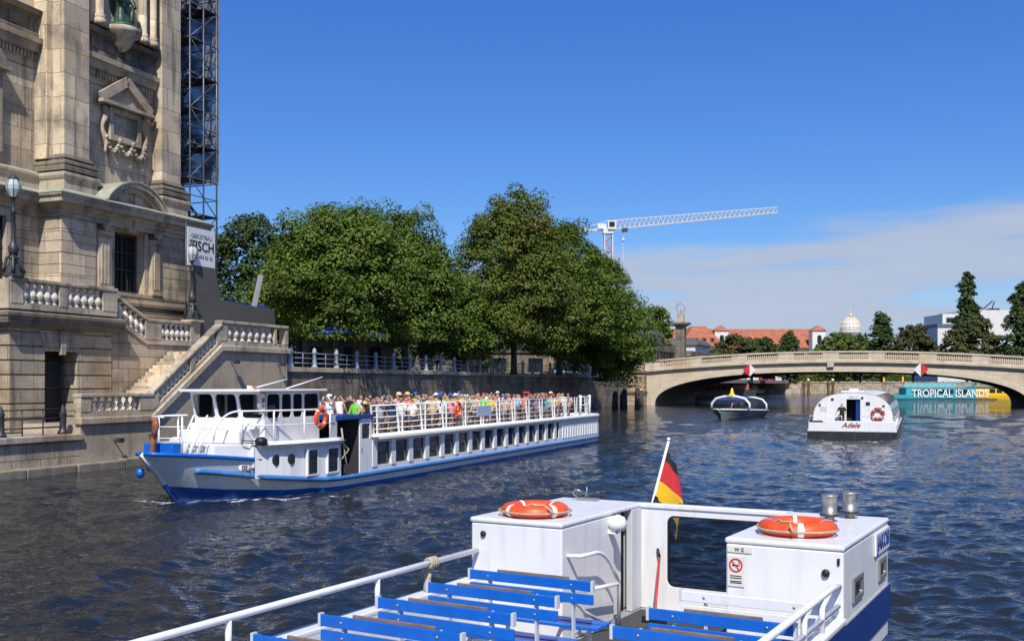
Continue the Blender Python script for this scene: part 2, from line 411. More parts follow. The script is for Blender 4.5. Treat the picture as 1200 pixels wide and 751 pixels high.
LEAF_B = leafmat('chestnut_leaves_browning', (0.045, 0.080, 0.012), (0.170, 0.225, 0.036), (0.20, 0.115, 0.035), 0.65)
LEAF_C = leafmat('dark_leaves', (0.026, 0.052, 0.015), (0.085, 0.130, 0.034))
LEAF_D = leafmat('willow_leaves', (0.075, 0.115, 0.022), (0.17, 0.23, 0.05))
LEAF_E = leafmat('dull_green_leaves', (0.050, 0.072, 0.025), (0.115, 0.130, 0.045), (0.15, 0.10, 0.04), 0.5)
# glass that can be seen through
def seeglass(name, tint, mixf):
    m, t, b = newmat(name)
    b.inputs['Base Color'].default_value = (0.02, 0.025, 0.03, 1); b.inputs['Roughness'].default_value = 0.03
    tr = nd(t, 'ShaderNodeBsdfTransparent'); tr.inputs[0].default_value = (*tint, 1)
    fr = nd(t, 'ShaderNodeFresnel'); fr.inputs[0].default_value = 1.45
    mx = nd(t, 'ShaderNodeMixShader'); lk(t, mathn(t, 'ADD', fr.outputs[0], mixf), mx.inputs[0])
    lk(t, tr.outputs[0], mx.inputs[1]); lk(t, b.outputs[0], mx.inputs[2]); lk(t, mx.outputs[0], t.nodes['Material Output'].inputs[0])
    return m
TINT = seeglass('tinted_windscreen', (0.62, 0.66, 0.68), 0.03)
CLEAR = seeglass('wheelhouse_glass', (0.92, 0.94, 0.95), 0.02)
def netmat():
    m, t, b = newmat('scaffold_net')
    b.inputs['Base Color'].default_value = (0.16, 0.18, 0.22, 1); b.inputs['Roughness'].default_value = 0.9
    tr = nd(t, 'ShaderNodeBsdfTransparent'); mx = nd(t, 'ShaderNodeMixShader')
    tcn = nd(t, 'ShaderNodeTexCoord'); n = nd(t, 'ShaderNodeTexNoise'); n.inputs['Scale'].default_value = 1.2; lk(t, tcn.outputs['Object'], n.inputs['Vector'])
    lk(t, ramp(t, n.outputs[0], [(0.35, 0.55), (0.65, 0.9)]), mx.inputs[0])
    lk(t, tr.outputs[0], mx.inputs[1]); lk(t, b.outputs[0], mx.inputs[2]); lk(t, mx.outputs[0], t.nodes['Material Output'].inputs[0])
    return m
NET = netmat()
# ------------------------------------------------------------------ water
def smooth(a, b, x):
    t = np.clip((x-a)/(b-a), 0, 1); return t*t*(3-2*t)
def water():
    m, t, b = newmat('river_water')
    tcn = nd(t, 'ShaderNodeTexCoord')
    b.inputs['Base Color'].default_value = (0.010, 0.020, 0.016, 1); b.inputs['Roughness'].default_value = 0.07; b.inputs['IOR'].default_value = 1.33
    n0 = nd(t, 'ShaderNodeTexNoise'); n0.inputs['Scale'].default_value = 0.05; n0.inputs['Detail'].default_value = 3
    lk(t, tcn.outputs['Object'], n0.inputs['Vector'])
    murk = ramp(t, n0.outputs[0], [(0.35, (0.010, 0.016, 0.026)), (0.7, (0.024, 0.026, 0.024))])
    mp = nd(t, 'ShaderNodeMapping'); mp.inputs['Scale'].default_value = (1.0, 1.6, 1.0); mp.inputs['Rotation'].default_value = (0, 0, R(25))
    lk(t, tcn.outputs['Object'], mp.inputs[0])
    h = None
    for sc, am in ((0.9, 0.16), (2.4, 0.075), (6.0, 0.032)):
        n = nd(t, 'ShaderNodeTexNoise'); n.inputs['Scale'].default_value = sc; n.inputs['Detail'].default_value = 2; n.inputs['Distortion'].default_value = 0.6
        lk(t, mp.outputs[0], n.inputs['Vector'])
        x = mathn(t, 'MULTIPLY', n.outputs[0], am)
        h = x if h is None else mathn(t, 'ADD', h, x)
    bp = nd(t, 'ShaderNodeBump'); bp.inputs['Strength'].default_value = 0.62; bp.inputs['Distance'].default_value = 1.0
    lk(t, h, bp.inputs['Height']); lk(t, bp.outputs[0], b.inputs['Normal'])
    fo = nd(t, 'ShaderNodeAttribute', attribute_name='foam')
    n5 = nd(t, 'ShaderNodeTexNoise'); n5.inputs['Scale'].default_value = 3.2; n5.inputs['Detail'].default_value = 8; n5.inputs['Roughness'].default_value = 0.7
    lk(t, tcn.outputs['Object'], n5.inputs['Vector'])
    fm = nd(t, 'ShaderNodeMapRange', interpolation_type='SMOOTHSTEP')
    lk(t, mathn(t, 'ADD', n5.outputs[0], mathn(t, 'MULTIPLY', fo.outputs['Fac'], 0.42)), fm.inputs[0]); fm.inputs[1].default_value = 0.74; fm.inputs[2].default_value = 0.95
    lk(t, mixc(t, fm.outputs[0], murk, (0.62, 0.66, 0.66)), b.inputs['Base Color'])
    lk(t, mathn(t, 'MULTIPLY_ADD', fm.outputs[0], 0.6, 0.035), b.inputs['Roughness'])
    # wave field
    rg = np.random.default_rng(3)
    d = [4.0]
    while d[-1] < 420: d.append(d[-1]+max(0.055, d[-1]**2/3686*0.62))
    d = np.array(d); th = np.linspace(R(-44), R(40), 860)
    D, T = np.meshgrid(d, th, indexing='ij'); X = D*np.sin(T); Y = D*np.cos(T)
    dr = np.gradient(d)[:, None]*np.ones_like(T)
    Z = np.zeros_like(X)
    for i in range(60):
        lam = 0.32*(6.0/0.32)**(i/59.0)*rg.uniform(0.9, 1.1); k = 2*math.pi/lam
        a = R(rg.normal(35, 48)); slope = 0.048 if lam < 1.3 else 0.034 if lam < 2.2 else 0.018
        att = smooth(0.9, 2.6, lam/dr)
        ph = k*(X*math.sin(a)+Y*math.cos(a)) + rg.uniform(0, 6.28) + 0.8*np.sin(0.11*X+0.07*Y+i)
        Z += slope/k*att*np.sin(ph)
    # patches of rougher and calmer water
    Z *= 0.78+0.34*np.sin(0.09*X+0.05*Y+1)*np.sin(0.07*Y-0.04*X)
    def frame(fr):
        x = X-fr.x; y = Y-fr.y; return x*fr.c-y*fr.s, x*fr.s+y*fr.c
    A, B = frame(RV)
    Z *= 0.66+0.56*smooth(13, 27, A)
    foam = np.zeros_like(X)
    # wake of the white boat that moves away: behind its stern (a=28.6, b=39.8)
    bx, by = A-28.6, 39.8-B
    aft = smooth(-0.5, 0.6, by)
    foam = np.maximum(foam, aft*smooth(3.4, 1.6, np.abs(bx))*np.exp(-np.clip(by, 0, 99)/2.6)*1.0)
    foam = np.maximum(foam, aft*smooth(3.6, 1.0, np.abs(bx))*np.exp(-np.clip(by, 0, 99)/14)*0.42)
    for sg in (-1, 1):
        for m_, wd_, am in ((0.30, 1.1, 0.10), (0.42, 1.5, 0.07)):
            q = (sg*bx - 2.4 - by*m_)/wd_
            Z += aft*am*np.exp(-q*q)*np.cos(2.2*q)*np.exp(-np.clip(by, 0, 200)/38)
    # bow wave and side wash of the long passenger boat (centre a=11.65, bow b=-4.4)
    ax = A-11.4
    nb = np.interp(B, [-3.7, -3, -2, -1, 0, 1.5, 32], [0.0, 0.6, 1.3, 1.95, 2.4, 2.7, 2.76])
    gapd = np.abs(ax)-nb
    foam = np.maximum(foam, smooth(-4.0, -3.5, B)*smooth(34, 31, B)*smooth(0.42, 0.05, gapd)*(gapd > -0.4)*(0.95*smooth(2.5, -2.5, B)+0.34))
    foam = np.maximum(foam, np.exp(-((ax-1.7-0.62*(B+3.2))/0.30)**2)*smooth(-3.6, -3.2, B)*smooth(2.5, -1, B)*0.95)
    foam = np.maximum(foam, np.exp(-((ax+0.6)/1.0)**2-((B+4.0)/0.4)**2)*0.95)
    for k_, dl in ((0.5, 1.2), (0.42, 4.5), (0.36, 8.0)):
        q = (ax-2.0-dl-k_*(B+4)*0.8)/0.8
        Z += 0.075*np.exp(-q*q)*smooth(-6, -2, B)*smooth(22, 5, B)
    # small motor boat's wash
    gx, gy = X-24.3, Y-110
    foam = np.maximum(foam, np.exp(-(gx/3.5)**2-((gy+1.5)/1.6)**2)*0.85)
    n, mm = X.shape
    vs = np.stack([X, Y, Z], -1).reshape(-1, 3)
    idx = np.arange(n*mm).reshape(n, mm)
    q = np.stack([idx[:-1, :-1], idx[:-1, 1:], idx[1:, 1:], idx[1:, :-1]], -1).reshape(-1, 4)
    # calm outer sheet all the way to the horizon, its inner edge joined below the waves
    ex = np.array([[-9000,-200,-.16],[9000,-200,-.16],[9000,9000,-.16],[-9000,9000,-.16]])
    nv = len(vs); vs = np.vstack([vs, ex]); q = np.vstack([q[:, ::-1], [[nv, nv+1, nv+2, nv+3]]])
    me = bpy.data.meshes.new('river')
    me.vertices.add(len(vs)); me.vertices.foreach_set('co', vs.ravel())
    me.loops.add(q.size); me.loops.foreach_set('vertex_index', q.ravel().astype(np.int32))
    me.polygons.add(len(q)); me.polygons.foreach_set('loop_start', np.arange(0, q.size, 4, dtype=np.int32)); me.polygons.foreach_set('loop_total', np.full(len(q), 4, dtype=np.int32))
    me.update(calc_edges=True); me.polygons.foreach_set('use_smooth', np.ones(len(q), bool))
    at = me.attributes.new('foam', 'FLOAT', 'POINT'); at.data.foreach_set('value', np.append(foam.ravel(), [0]*4).astype(np.float32))
    me.materials.append(m)
    o = bpy.data.objects.new('water', me); C.objects.link(o); o['kind'] = 'structure'
water()

def struct(mb, name, mat, fr=WD, base=(0,0,0)):
    return mb.solo(name, mat, None, None, fr, base, kind='structure')

# ------------------------------------------------------------------ land
struct(MB().box(-160, -13.4, 6, 470, 3.9, 4.9), 'promenade', PAVE, RV)
struct(MB().box(-3.6, -0.25, -30, 4.05, 0.9, 1.50), 'lower_quay_path', PAVE, RV)
struct(MB().box(-60, -8.0, -30, 18.98, 0.5, 4.85), 'courtyard_ground', PAVE, RV)
struct(MB().box(-500, 2500, 404, 6000, 2.0, 4.4), 'far_bank_ground', PAVE, WD)

# ------------------------------------------------------------------ cathedral
cath = thing('cathedral', 'soot-stained sandstone cathedral wall with tall pilasters and an arched window hood above the stairs', 'church', RV, (-6, 8, 4.85))
b = MB()
b.box(-24, -7.4, -14, 9.0, 4.86, 30); b.box(-24, -6.5, 9.0, 17.38, 13.9, 30); b.box(-24, -6.6, 9.0, 12.0, 4.86, 13.9)
b.box(-24, -6.6, 14.0, 17.86, 4.86, 13.9); b.box(-24, -6.6, 12.0, 14.0, 4.86, 8.3); b.box(-24, -6.6, 12.0, 14.0, 11.4, 13.9)
b.build('wall', SAND, cath)
# lower storey in separate stone courses with open joints
def courses(mb, t0, t1, s0, s1, z0, z1, h, gap=0.035):
    z = z0
    while z < z1-0.05:
        e = min(z+h-gap, z1); mb.box(t0, t1, s0, s1, z, e); z += h
b = MB(); courses(b, -7.3, -5.2, 8.24, 10.46, 8.2, 11.6, 0.56); b.box(-7.3, -5.24, 8.28, 10.42, 6.9, 11.6); b.build('corner_pier', SAND, cath)
b = MB(); courses(b, -7.3, -5.2, 15.1, 17.9, 8.2, 11.6, 0.56); b.box(-7.3, -5.24, 15.14, 17.86, 6.9, 11.6); b.build('corner_pier', SAND, cath)
b = MB(); courses(b, -8, -6.6, -12, 3.6, 8.2, 11.6, 0.56); courses(b, -8, -6.6, 6.2, 8.24, 8.2, 11.6, 0.56); b.box(-8, -6.64, -12, 3.6, 6.9, 11.6); b.box(-8, -6.64, 6.2, 8.24, 6.9, 11.6); b.build('side_bay_wall', SAND, cath)
b = MB(); b.box(-7.0, -5.6, 10.46, 11.9, 7.6, 11.6).box(-7.0, -5.6, 14.0, 15.1, 7.6, 11.6).box(-7.0, -5.6, 11.9, 14.0, 11.4, 11.6); b.build('window_bay_wall', SAND_PALE, cath)
# plinth under it all
PL = [(-6.5, -12), (-6.5, 8.1), (-5.1, 8.1), (-5.1, 18.0), (-9, 18.0), (-20, 18.0)]
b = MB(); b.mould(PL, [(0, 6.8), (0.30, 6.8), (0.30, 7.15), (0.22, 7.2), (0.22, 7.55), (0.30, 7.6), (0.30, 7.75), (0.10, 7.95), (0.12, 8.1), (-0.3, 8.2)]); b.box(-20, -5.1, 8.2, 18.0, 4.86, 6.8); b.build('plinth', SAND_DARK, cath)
LO = [(-6.6, -12), (-6.6, 8.24), (-5.2, 8.24), (-5.2, 17.9), (-9, 17.9), (-20, 17.9)]
b = MB(); b.mould(LO, [(-.3, 11.55), (.06, 11.55), (.06, 11.75), (.14, 11.78), (.14, 11.95), (.24, 12.0), (.30, 12.12), (.62, 12.16), (.62, 12.36), (.72, 12.44), (.74, 12.52), (-.4, 12.54)]); b.build('main_cornice', TRIM, cath)
b = MB(); b.mould(LO, [(-.5, 12.545), (.76, 12.545), (.76, 12.60), (.1, 12.86), (-.5, 12.92)]); b.build('cornice_flashing', COPPER, cath)
UP = [(-7.4, -12), (-7.4, 9.0), (-5.8, 9.0), (-5.8, 10.6), (-6.5, 10.6), (-6.5, 15.9), (-5.8, 15.9), (-5.8, 17.4), (-9, 17.4), (-20, 17.4)]
b = MB(); b.mould(UP, [(-.5, 12.9), (.28, 12.9), (.28, 13.45), (.34, 13.5), (.40, 13.62), (.40, 13.74), (.2, 13.86), (-.2, 13.9)]); b.build('string_course', TRIM, cath)
for s0 in (9.0, 15.9):
    s1 = s0+(1.6 if s0 < 12 else 1.5); tl = -7.45 if s0 < 12 else -6.6
    b = MB(); b.box(-8, -5.8, s0, s1, 14.5, 30); b.box(-8, -6.6, s0-0.28, s0-0.002, 14.5, 30) if s0 < 12 else None
    p = b.build('pilaster', SAND_PALE, cath)
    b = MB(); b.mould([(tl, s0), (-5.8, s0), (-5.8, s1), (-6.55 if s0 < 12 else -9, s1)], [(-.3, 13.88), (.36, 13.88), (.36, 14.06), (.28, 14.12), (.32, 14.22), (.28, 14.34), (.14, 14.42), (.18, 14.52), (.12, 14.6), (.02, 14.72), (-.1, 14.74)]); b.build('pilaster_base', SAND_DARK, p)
# entablature ledges between the pilasters, both bays
for t0, s0, s1 in ((-6.5, 10.6, 15.9), (-7.4, -12, 8.72)):
    pa = [(t0, s0+.002), (t0, s1-.002)]
    b = MB(); b.mould(pa, [(-.2, 18.9), (.06, 18.9), (.06, 19.15), (.12, 19.2), (.12, 19.55), (.34, 19.62), (.40, 19.95), (.56, 20.0), (.58, 20.25), (-.2, 20.35)])
    q = s0+.15
    while q < s1-.15: b.box(t0+.1, t0+.24, q, q+.11, 19.26, 19.52); q += .21
    led = b.build('dentil_cornice', TRIM, cath)
    b = MB(); b.mould(pa, [(-.2, 20.3), (.30, 20.3), (.30, 20.5), (.2, 20.6), (.2, 21.2), (.3, 21.3), (.5, 21.36), (.56, 21.6), (-.2, 21.72)])
    q = s0+.6
    while q < s1-.6: b.box(t0+.15, t0+.27, q, q+.5, 20.65, 21.15); q += 1.15
    b.build('parapet_ledge', SAND_DARK, cath)
# tablet with pediment and swags
b = MB(); b.prism([(-6.52, 11.3, 18.15), (-6.52, 15.2, 18.15), (-6.52, 13.25, 19.35)], (.30, 0, 0))
b.bar((-6.1, 11.15, 18.2), (-6.1, 13.25, 19.45), .5, .18, up=(1,0,0)); b.bar((-6.1, 15.35, 18.2), (-6.1, 13.25, 19.45), .5, .18, up=(1,0,0)); b.box(-6.52, -5.88, 11.1, 15.4, 17.95, 18.12)
def squeeze(mb): mb.v = [(x, 13.55+(y-13.25)*.88, z) for x, y, z in mb.v]; return mb
ped = squeeze(b).build('pediment', TRIM, cath)
b = MB(); b.ring(0, -6.52, .34, (12.0, 14.6, 16.2, 17.9), (12.3, 14.3, 16.5, 17.65), .04); b.box(-6.52, -6.42, 12.2, 14.4, 16.4, 17.7)
for s0 in (11.65, 14.95):
    b.tube([(-6.3, s0+.18*math.sin(k*.9)*(1 if s0 < 13 else -1), 17.9-k*.22) for k in range(11)], .16, 8, rr=[.10, .17, .2, .17, .13, .11, .12, .15, .17, .13, .06])
b.lathe(-6.25, 13.3, [(0, -.2), (.16, -.12), (.2, 0), (.14, .14), (0, .2)], 10, 17.92)
squeeze(b).build('tablet', TRIM, cath, bevel=.02)
b = MB(); fr3 = random.Random(4)
for c0, c1 in ((11.7, 12.75), (12.75, 13.85), (13.85, 14.9)):
    for dz_, r0 in ((0, .07), (.22, .045)):
        b.tube([(-6.24, c0+(c1-c0)*k/10, 16.2-dz_*.4-(.62-dz_)*math.sin(math.pi*k/10)) for k in range(11)], r0, 7, rr=[r0*(.6+.6*math.sin(math.pi*k/10)) for k in range(11)])
    for k in range(9):
        q = k/8; p = (-6.16, c0+(c1-c0)*q, 16.2-.62*math.sin(math.pi*q)); r0 = fr3.uniform(.07, .12)
        b.lathe(p[0], p[1], [(0, -r0), (r0*.8, -r0*.6), (r0, 0), (r0*.8, r0*.6), (0, r0)], 7, p[2])
for c in (11.7, 12.75, 13.85, 14.9):
    b.tube([(-6.22, c, 16.35), (-6.2, c+.05, 16.0), (-6.24, c-.04, 15.6), (-6.26, c+.03, 15.35)], .07, 7, rr=[.1, .06, .09, .02])
    b.lathe(-6.16, c, [(0, -.12), (.11, -.06), (.12, .05), (0, .13)], 8, 16.28)
squeeze(b).build('festoon', TRIM, cath)
# window of the lower storey with its surround and segmental hood
wn = MB().ring(0, -6.02, .16, (11.9, 14.0, 8.3, 11.4), (12.08, 13.82, 8.45, 11.25), .02).build('window', IRON, cath)
MB().box(-6.07, -6.0, 11.91, 13.99, 8.3, 11.39).build('pane', DARKGLASS, wn)
b = MB(); b.box(-5.99, -5.91, 12.92, 13.0, 8.45, 11.25)
for z in (9.5, 10.4): b.box(-5.98, -5.92, 12.08, 13.82, z, z+.06)
for s_ in (12.35, 12.65, 13.3, 13.6): b.box(-5.97, -5.93, s_, s_+.03, 8.45, 11.25)
b.build('glazing_bars', IRON, wn)
b = MB(); b.box(-5.7, -5.15, 10.5, 15.05, 7.95, 8.28); b.box(-5.72, -5.36, 11.55, 11.88, 8.3, 11.55).box(-5.72, -5.36, 14.02, 14.3, 8.3, 11.55).box(-5.72, -5.38, 11.9, 14.0, 11.42, 11.58); b.build('window_surround', TRIM, cath, bevel=.015)
for s0, s1 in ((10.55, 11.4), (14.35, 15.05)):
    b = MB(); b.box(-5.75, -5.12, s0, s1, 8.3, 11.0); b.box(-5.75, -5.02, s0-.04, s1+.04, 8.29, 8.5)
    for q in range(3): b.box(-5.13, -5.06, s0+.1+q*(s1-s0-.2)/3, s0+.1+(q+.6)*(s1-s0-.2)/3, 8.6, 10.6)
    b.box(-5.75, -4.98, s0-.03, s1+.03, 11.0, 11.2); b.lathe(-5.05, (s0+s1)/2, [(.1, 11.2), (.22, 11.4), (.25, 11.55)], 10); b.build('window_pilaster', TRIM, cath)
def arcband(mb, t0, t1, c, zc, r0, r1, a0, a1, n=20):
    for k in range(n):
        p = [R(a0+(a1-a0)*k/n), R(a0+(a1-a0)*(k+1)/n)]
        q = [(t0, c+r*math.cos(a), zc+r*math.sin(a)) for r, a in ((r0, p[0]), (r1, p[0]), (r1, p[1]), (r0, p[1]))]
        mb.prism(q, (t1-t0, 0, 0))
b = MB(); arcband(b, -5.9, -4.62, 12.75, 11.28, 2.36, 2.58, 32, 148); arcband(b, -5.9, -4.85, 12.75, 11.28, 2.10, 2.355, 35, 145); arcband(b, -5.9, -5.05, 12.75, 11.28, 0.1, 2.095, 38, 142); b.build('segmental_hood', TRIM, cath)
b = MB(); arcband(b, -5.9, -4.56, 12.75, 11.28, 2.585, 2.64, 33, 147); b.build('hood_flashing', COPPER, cath)
# side bay window(s) at the picture's edge
for z0, z1, nm in ((14.7, 17.9, 'side_window'), (8.4, 11.3, 'side_window')):
    tq = -7.4 if z0 > 12 else -6.6
    f = MB().ring(0, tq-.02, .30, (3.4, 6.6, z0-.3, z1+.3), (3.9, 6.1, z0, z1), .03).build(nm, TRIM, cath)
    MB().box(tq-.3, tq+.02, 3.85, 6.15, z0-.02, z1+.02).build('pane', DARKGLASS, f)
    g = MB(); g.box(tq+.02, tq+.07, 4.96, 5.04, z0, z1)
    for k in range(1, 4): g.box(tq+.021, tq+.06, 3.9, 6.1, z0+(z1-z0)*k/4, z0+(z1-z0)*k/4+.06)
    g.build('glazing_bars', IRON, f)
    if z0 > 12:
        MB().box(tq-.1, tq+.55, 3.1, 6.9, z1+.3, z1+.5).build('hood', TRIM, f)
        h = MB(); arcband(h, tq-.1, tq+.5, 5.0, z1-.2, 1.5, 1.9, 25, 155, 14); h.build('hood_arch', TRIM, f)
# niche above with columns
b = MB(); b.ring(0, -6.52, .42, (11.0, 15.4, 21.8, 29.9), (12.25, 14.1, 22.3, 28.5), .9, 8); b.build('niche_surround', TRIM, cath)
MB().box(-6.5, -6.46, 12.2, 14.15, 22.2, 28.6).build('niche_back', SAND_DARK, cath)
for s_ in (11.5, 14.6, 15.35):
    MB().lathe(-5.98, s_, [(.34, 21.75), (.34, 21.95), (.27, 22.1), (.3, 22.2), (.22, 22.35), (.2, 29.8)], 14).build('column', SAND_PALE, cath)
b = MB(); b.lathe(-6.05, 13.15, [(.15, 20.9), (.45, 21.2), (.55, 21.5), (.95, 21.76), (1.0, 21.95), (.9, 22.05)], 16); b.build('statue_bracket', TRIM, cath)
# robed bronze figure on the bracket: one body
def statue():
    st = thing('statue', 'green bronze statue of a robed figure standing in the cathedral niche', 'statue', RV, (-6.0, 13.15, 22.06))
    zs = np.linspace(0, 2.05, 16); rows = []
    for i, z in enumerate(zs):
        u = z/2.05; r = .50-.16*u+.05*math.sin(u*9) if u < .8 else .34-.9*(u-.8)
        row = []
        for k in range(20):
            a = 2*math.pi*k/20; fold = 1+.10*math.sin(6*a+u*3)*(1-u*.6)
            row.append((-6.0+r*.72*fold*math.cos(a), 13.15+r*fold*math.sin(a), 22.06+z))
        row.append(row[0]); rows.append(row)
    b = MB().strip(rows, True)
    b.lathe(-5.98, 13.15, [(.10, 2.0), (.13, 2.1), (.19, 2.25), (.2, 2.42), (.15, 2.56), (.02, 2.63)], 12, 22.06)
    b.tube([(-6, 13.5, 23.95), (-5.8, 13.68, 23.5), (-5.55, 13.55, 23.2)], .12, 8, rr=[.16, .13, .08]); b.tube([(-6, 12.8, 23.95), (-5.75, 12.6, 23.5), (-5.5, 12.75, 23.45)], .12, 8, rr=[.16, .13, .08])
    b.tube([(-6.0+.33, 13.5, 23.3), (-5.62, 13.4, 22.9), (-5.58, 13.3, 22.1)], .1, 8, rr=[.05, .12, .16])
    b.build('body', BRONZE, st)
    MB().lathe(-6.0, 13.15, [(.72, 22.06), (.72, 22.2), (.62, 22.26)], 16).build('base', BRONZE, st)
    MB().box(-5.62, -5.5, 12.6, 12.9, 23.3, 23.75).build('book', BRONZE, st)
statue()

# ------------------------------------------------------------------ balusters and balustrades
bal = MB().lathe(0, 0, [(.085, 0), (.085, .05), (.05, .09), (.06, .13), (.105, .22), (.115, .30), (.09, .40), (.05, .52), (.045, .58), (.06, .62), (.06, .66), (.085, .68), (.085, .72)], 12).mesh('baluster')
bal.materials.append(BALU)
def baluster(parent, t, s, z, sc=1.0, name='baluster'):
    o = bpy.data.objects.new(name, bal); C.objects.link(o); o.parent = parent
    o.location = Vector((t, s, z))-Vector(OFF[parent.name]); o.scale = (sc*1.5, sc*1.5, sc); return o
def pedestal(parent, t, s0, s1, z0, h, w=.42, mat=None):
    b = MB(); b.box(t-w/2, t+w/2, s0, s1, z0, z0+h); b.box(t+w/2-.02, t+w/2+.03, s0+.1, s1-.1, z0+.3, z0+h-.15)
    return b.build('pedestal', mat or TRIM, parent, bevel=.012)
def balustrade(parent, t, s0, z0, s1, z1, peds, nb, h=1.2, w=.36, capm=None, mat=None):
    """straight or raking balustrade along the river direction; peds = list of (s0,s1); balusters between them"""
    mat = mat or TRIM
    zz = lambda s: z0+(z1-z0)*(s-s0)/(s1-s0)
    b = MB(); b.prism([(t-w/2, s0, z0), (t-w/2, s1, z1), (t-w/2, s1, z1+.26), (t-w/2, s0, z0+.26)], (w, 0, 0)); b.build('balustrade_base', mat, parent)
    b = MB(); b.prism([(t-w/2-.06, s0-.03, z0+h-.16), (t-w/2-.06, s1+.03, z1+h-.16), (t-w/2-.06, s1+.03, z1+h), (t-w/2-.06, s0-.03, z0+h)], (w+.12, 0, 0)); b.build('handrail', capm or mat, parent, bevel=.03)
    for a, c in peds:
        bb = MB(); k = w+.04
        bb.prism([(t-k/2, a, zz(a)+.24), (t-k/2, c, zz(c)+.24), (t-k/2, c, zz(c)+h-.165), (t-k/2, a, zz(a)+h-.165)], (k, 0, 0)); bb.build('pedestal', mat, parent)
    edges = sorted(peds); gaps = [(edges[i][1], edges[i+1][0]) for i in range(len(edges)-1)]
    for (a, c), n in zip(gaps, nb):
        for k in range(n):
            s = a+(c-a)*(k+.5)/n; baluster(parent, t, s, zz(s)+.26, (h-.42)/.72)

# ------------------------------------------------------------------ terrace under the cathedral
ter = thing('stone_terrace', 'sooty rusticated stone terrace with a barred doorway and a balustrade on top', 'terrace', RV, (-4.5, 6, 1.5))
b = MB()
for (t1, s0, s1) in ((-3.2, 3.4, 5.3), (-3.2, 7.2, 9.3)):
    courses(b, -6, t1, s0, s1, 1.56, 6.0, .62, .06); b.box(-6, t1-.07, s0+.06, s1-.06 if s1 > 9 else s1, 1.5, 6.05)
b.box(-6, -3.2, 5.3, 7.2, 5.5, 6.02); b.box(-9, -4.8, 3.5, 9.2, 1.5, 6.05)
b.build('rusticated_wall', QUAY, ter)
b = MB()
for k in range(7):
    a0, a1 = 4.95+k*.37, 4.95+(k+1)*.37-.02; m0, m1 = 5.28+k*.275, 5.28+(k+1)*.275-.02
    pr = .16 if k == 3 else .05
    b.prism([(-3.25, m0, 5.05 if k != 3 else 4.9), (-3.25, m1, 5.05 if k != 3 else 4.9), (-3.25, a1, 5.95), (-3.25, a0, 5.95)], (.05+pr, 0, 0))
b.build('voussoirs', QUAY, ter, bevel=.01)
dr = MB().box(-4.3, -4.2, 5.3, 7.2, 1.6, 5.5).build('door', IRON, ter)
b = MB()
for k in range(9): b.tube([(-4.0, 5.4+k*.21, 1.62), (-4.0, 5.4+k*.21, 5.4)], .022, 6)
for z in (2.3, 3.4, 4.5): b.box(-4.02, -3.98, 5.32, 7.18, z, z+.05)
b.build('grille', IRON, dr)
b = MB(); b.mould([(-12, 3.4), (-3.2, 3.4), (-3.2, 9.3), (-3.9, 9.3)][::1], [(-.3, 6.0), (.12, 6.0), (.16, 6.12), (.4, 6.2), (.44, 6.42), (.5, 6.5), (.5, 6.62), (.30, 6.74), (-.4, 6.76)]); b.build('cornice', SAND_DARK, ter)
MB().box(-9, -3.0, 3.3, 9.2, 6.70, 6.80).build('floor_slab', PAVE, ter)
balustrade(ter, -2.98, 3.1, 6.78, 9.25, 6.78, [(3.1, 3.75), (5.75, 6.2), (8.35, 9.25)], [5, 5], 1.33)
b = MB(); b.box(-9, -2.8, 3.0, 3.1, 6.78, 8.0).build('side_parapet', TRIM, ter)

# ------------------------------------------------------------------ river staircase
stc = thing('river_staircase', 'sandstone double staircase with white-bellied balusters climbing from the quay beside the terrace', 'staircase', RV, (-1.6, 11, 0))
b = MB()
b.prism([(-.25, 4.1, -1), (-.25, 19.2, -1), (-.25, 19.2, 5.25), (-.25, 13.4, 5.25), (-.25, 8.45, 1.9), (-.25, 4.1, 1.9)], (.25, 0, 0)); b.box(-12.6, -.25, 19.0, 19.2, -1, 5.25); b.box(-3.3, -.25, 4.1, 4.35, -1, 1.9)
b.build('river_wall', PLASTER, stc)
b = MB(); b.prism([(-.24, 4.0, 1.9), (-.24, 8.43, 1.9), (-.24, 13.38, 5.25), (-.24, 19.35, 5.25), (-.24, 19.35, 5.55), (-.24, 13.28, 5.55), (-.24, 8.33, 2.2), (-.24, 4.0, 2.2)], (.40, 0, 0)); b.build('string_band', TRIM, stc, bevel=.04)
b = MB(); n = 19
for k in range(n): b.box(-3.15, -.25, 8.4+k*5.0/n, 13.5, 1.92+k*3.33/n, 1.92+(k+1)*3.33/n)
b.build('steps', SAND_PALE, stc)
MB().box(-3.15, -.25, 4.35, 8.6, 1.4, 1.915).box(-9, -.25, 13.5, 19.0, 5.0, 5.26).build('landing', PAVE, stc)
balustrade(stc, -.12, 4.05, 2.2, 8.4, 2.2, [(4.05, 4.6), (7.55, 8.4)], [7], 1.0)
balustrade(stc, -.12, 8.4, 2.2, 13.35, 5.55, [(8.4, 8.75), (11.0, 11.3), (13.0, 13.35)], [8, 6], 1.1)
balustrade(stc, -.12, 13.35, 5.55, 19.2, 5.55, [(13.35, 13.8), (17.9, 18.1), (18.9, 19.2)], [7, 0], 1.25)
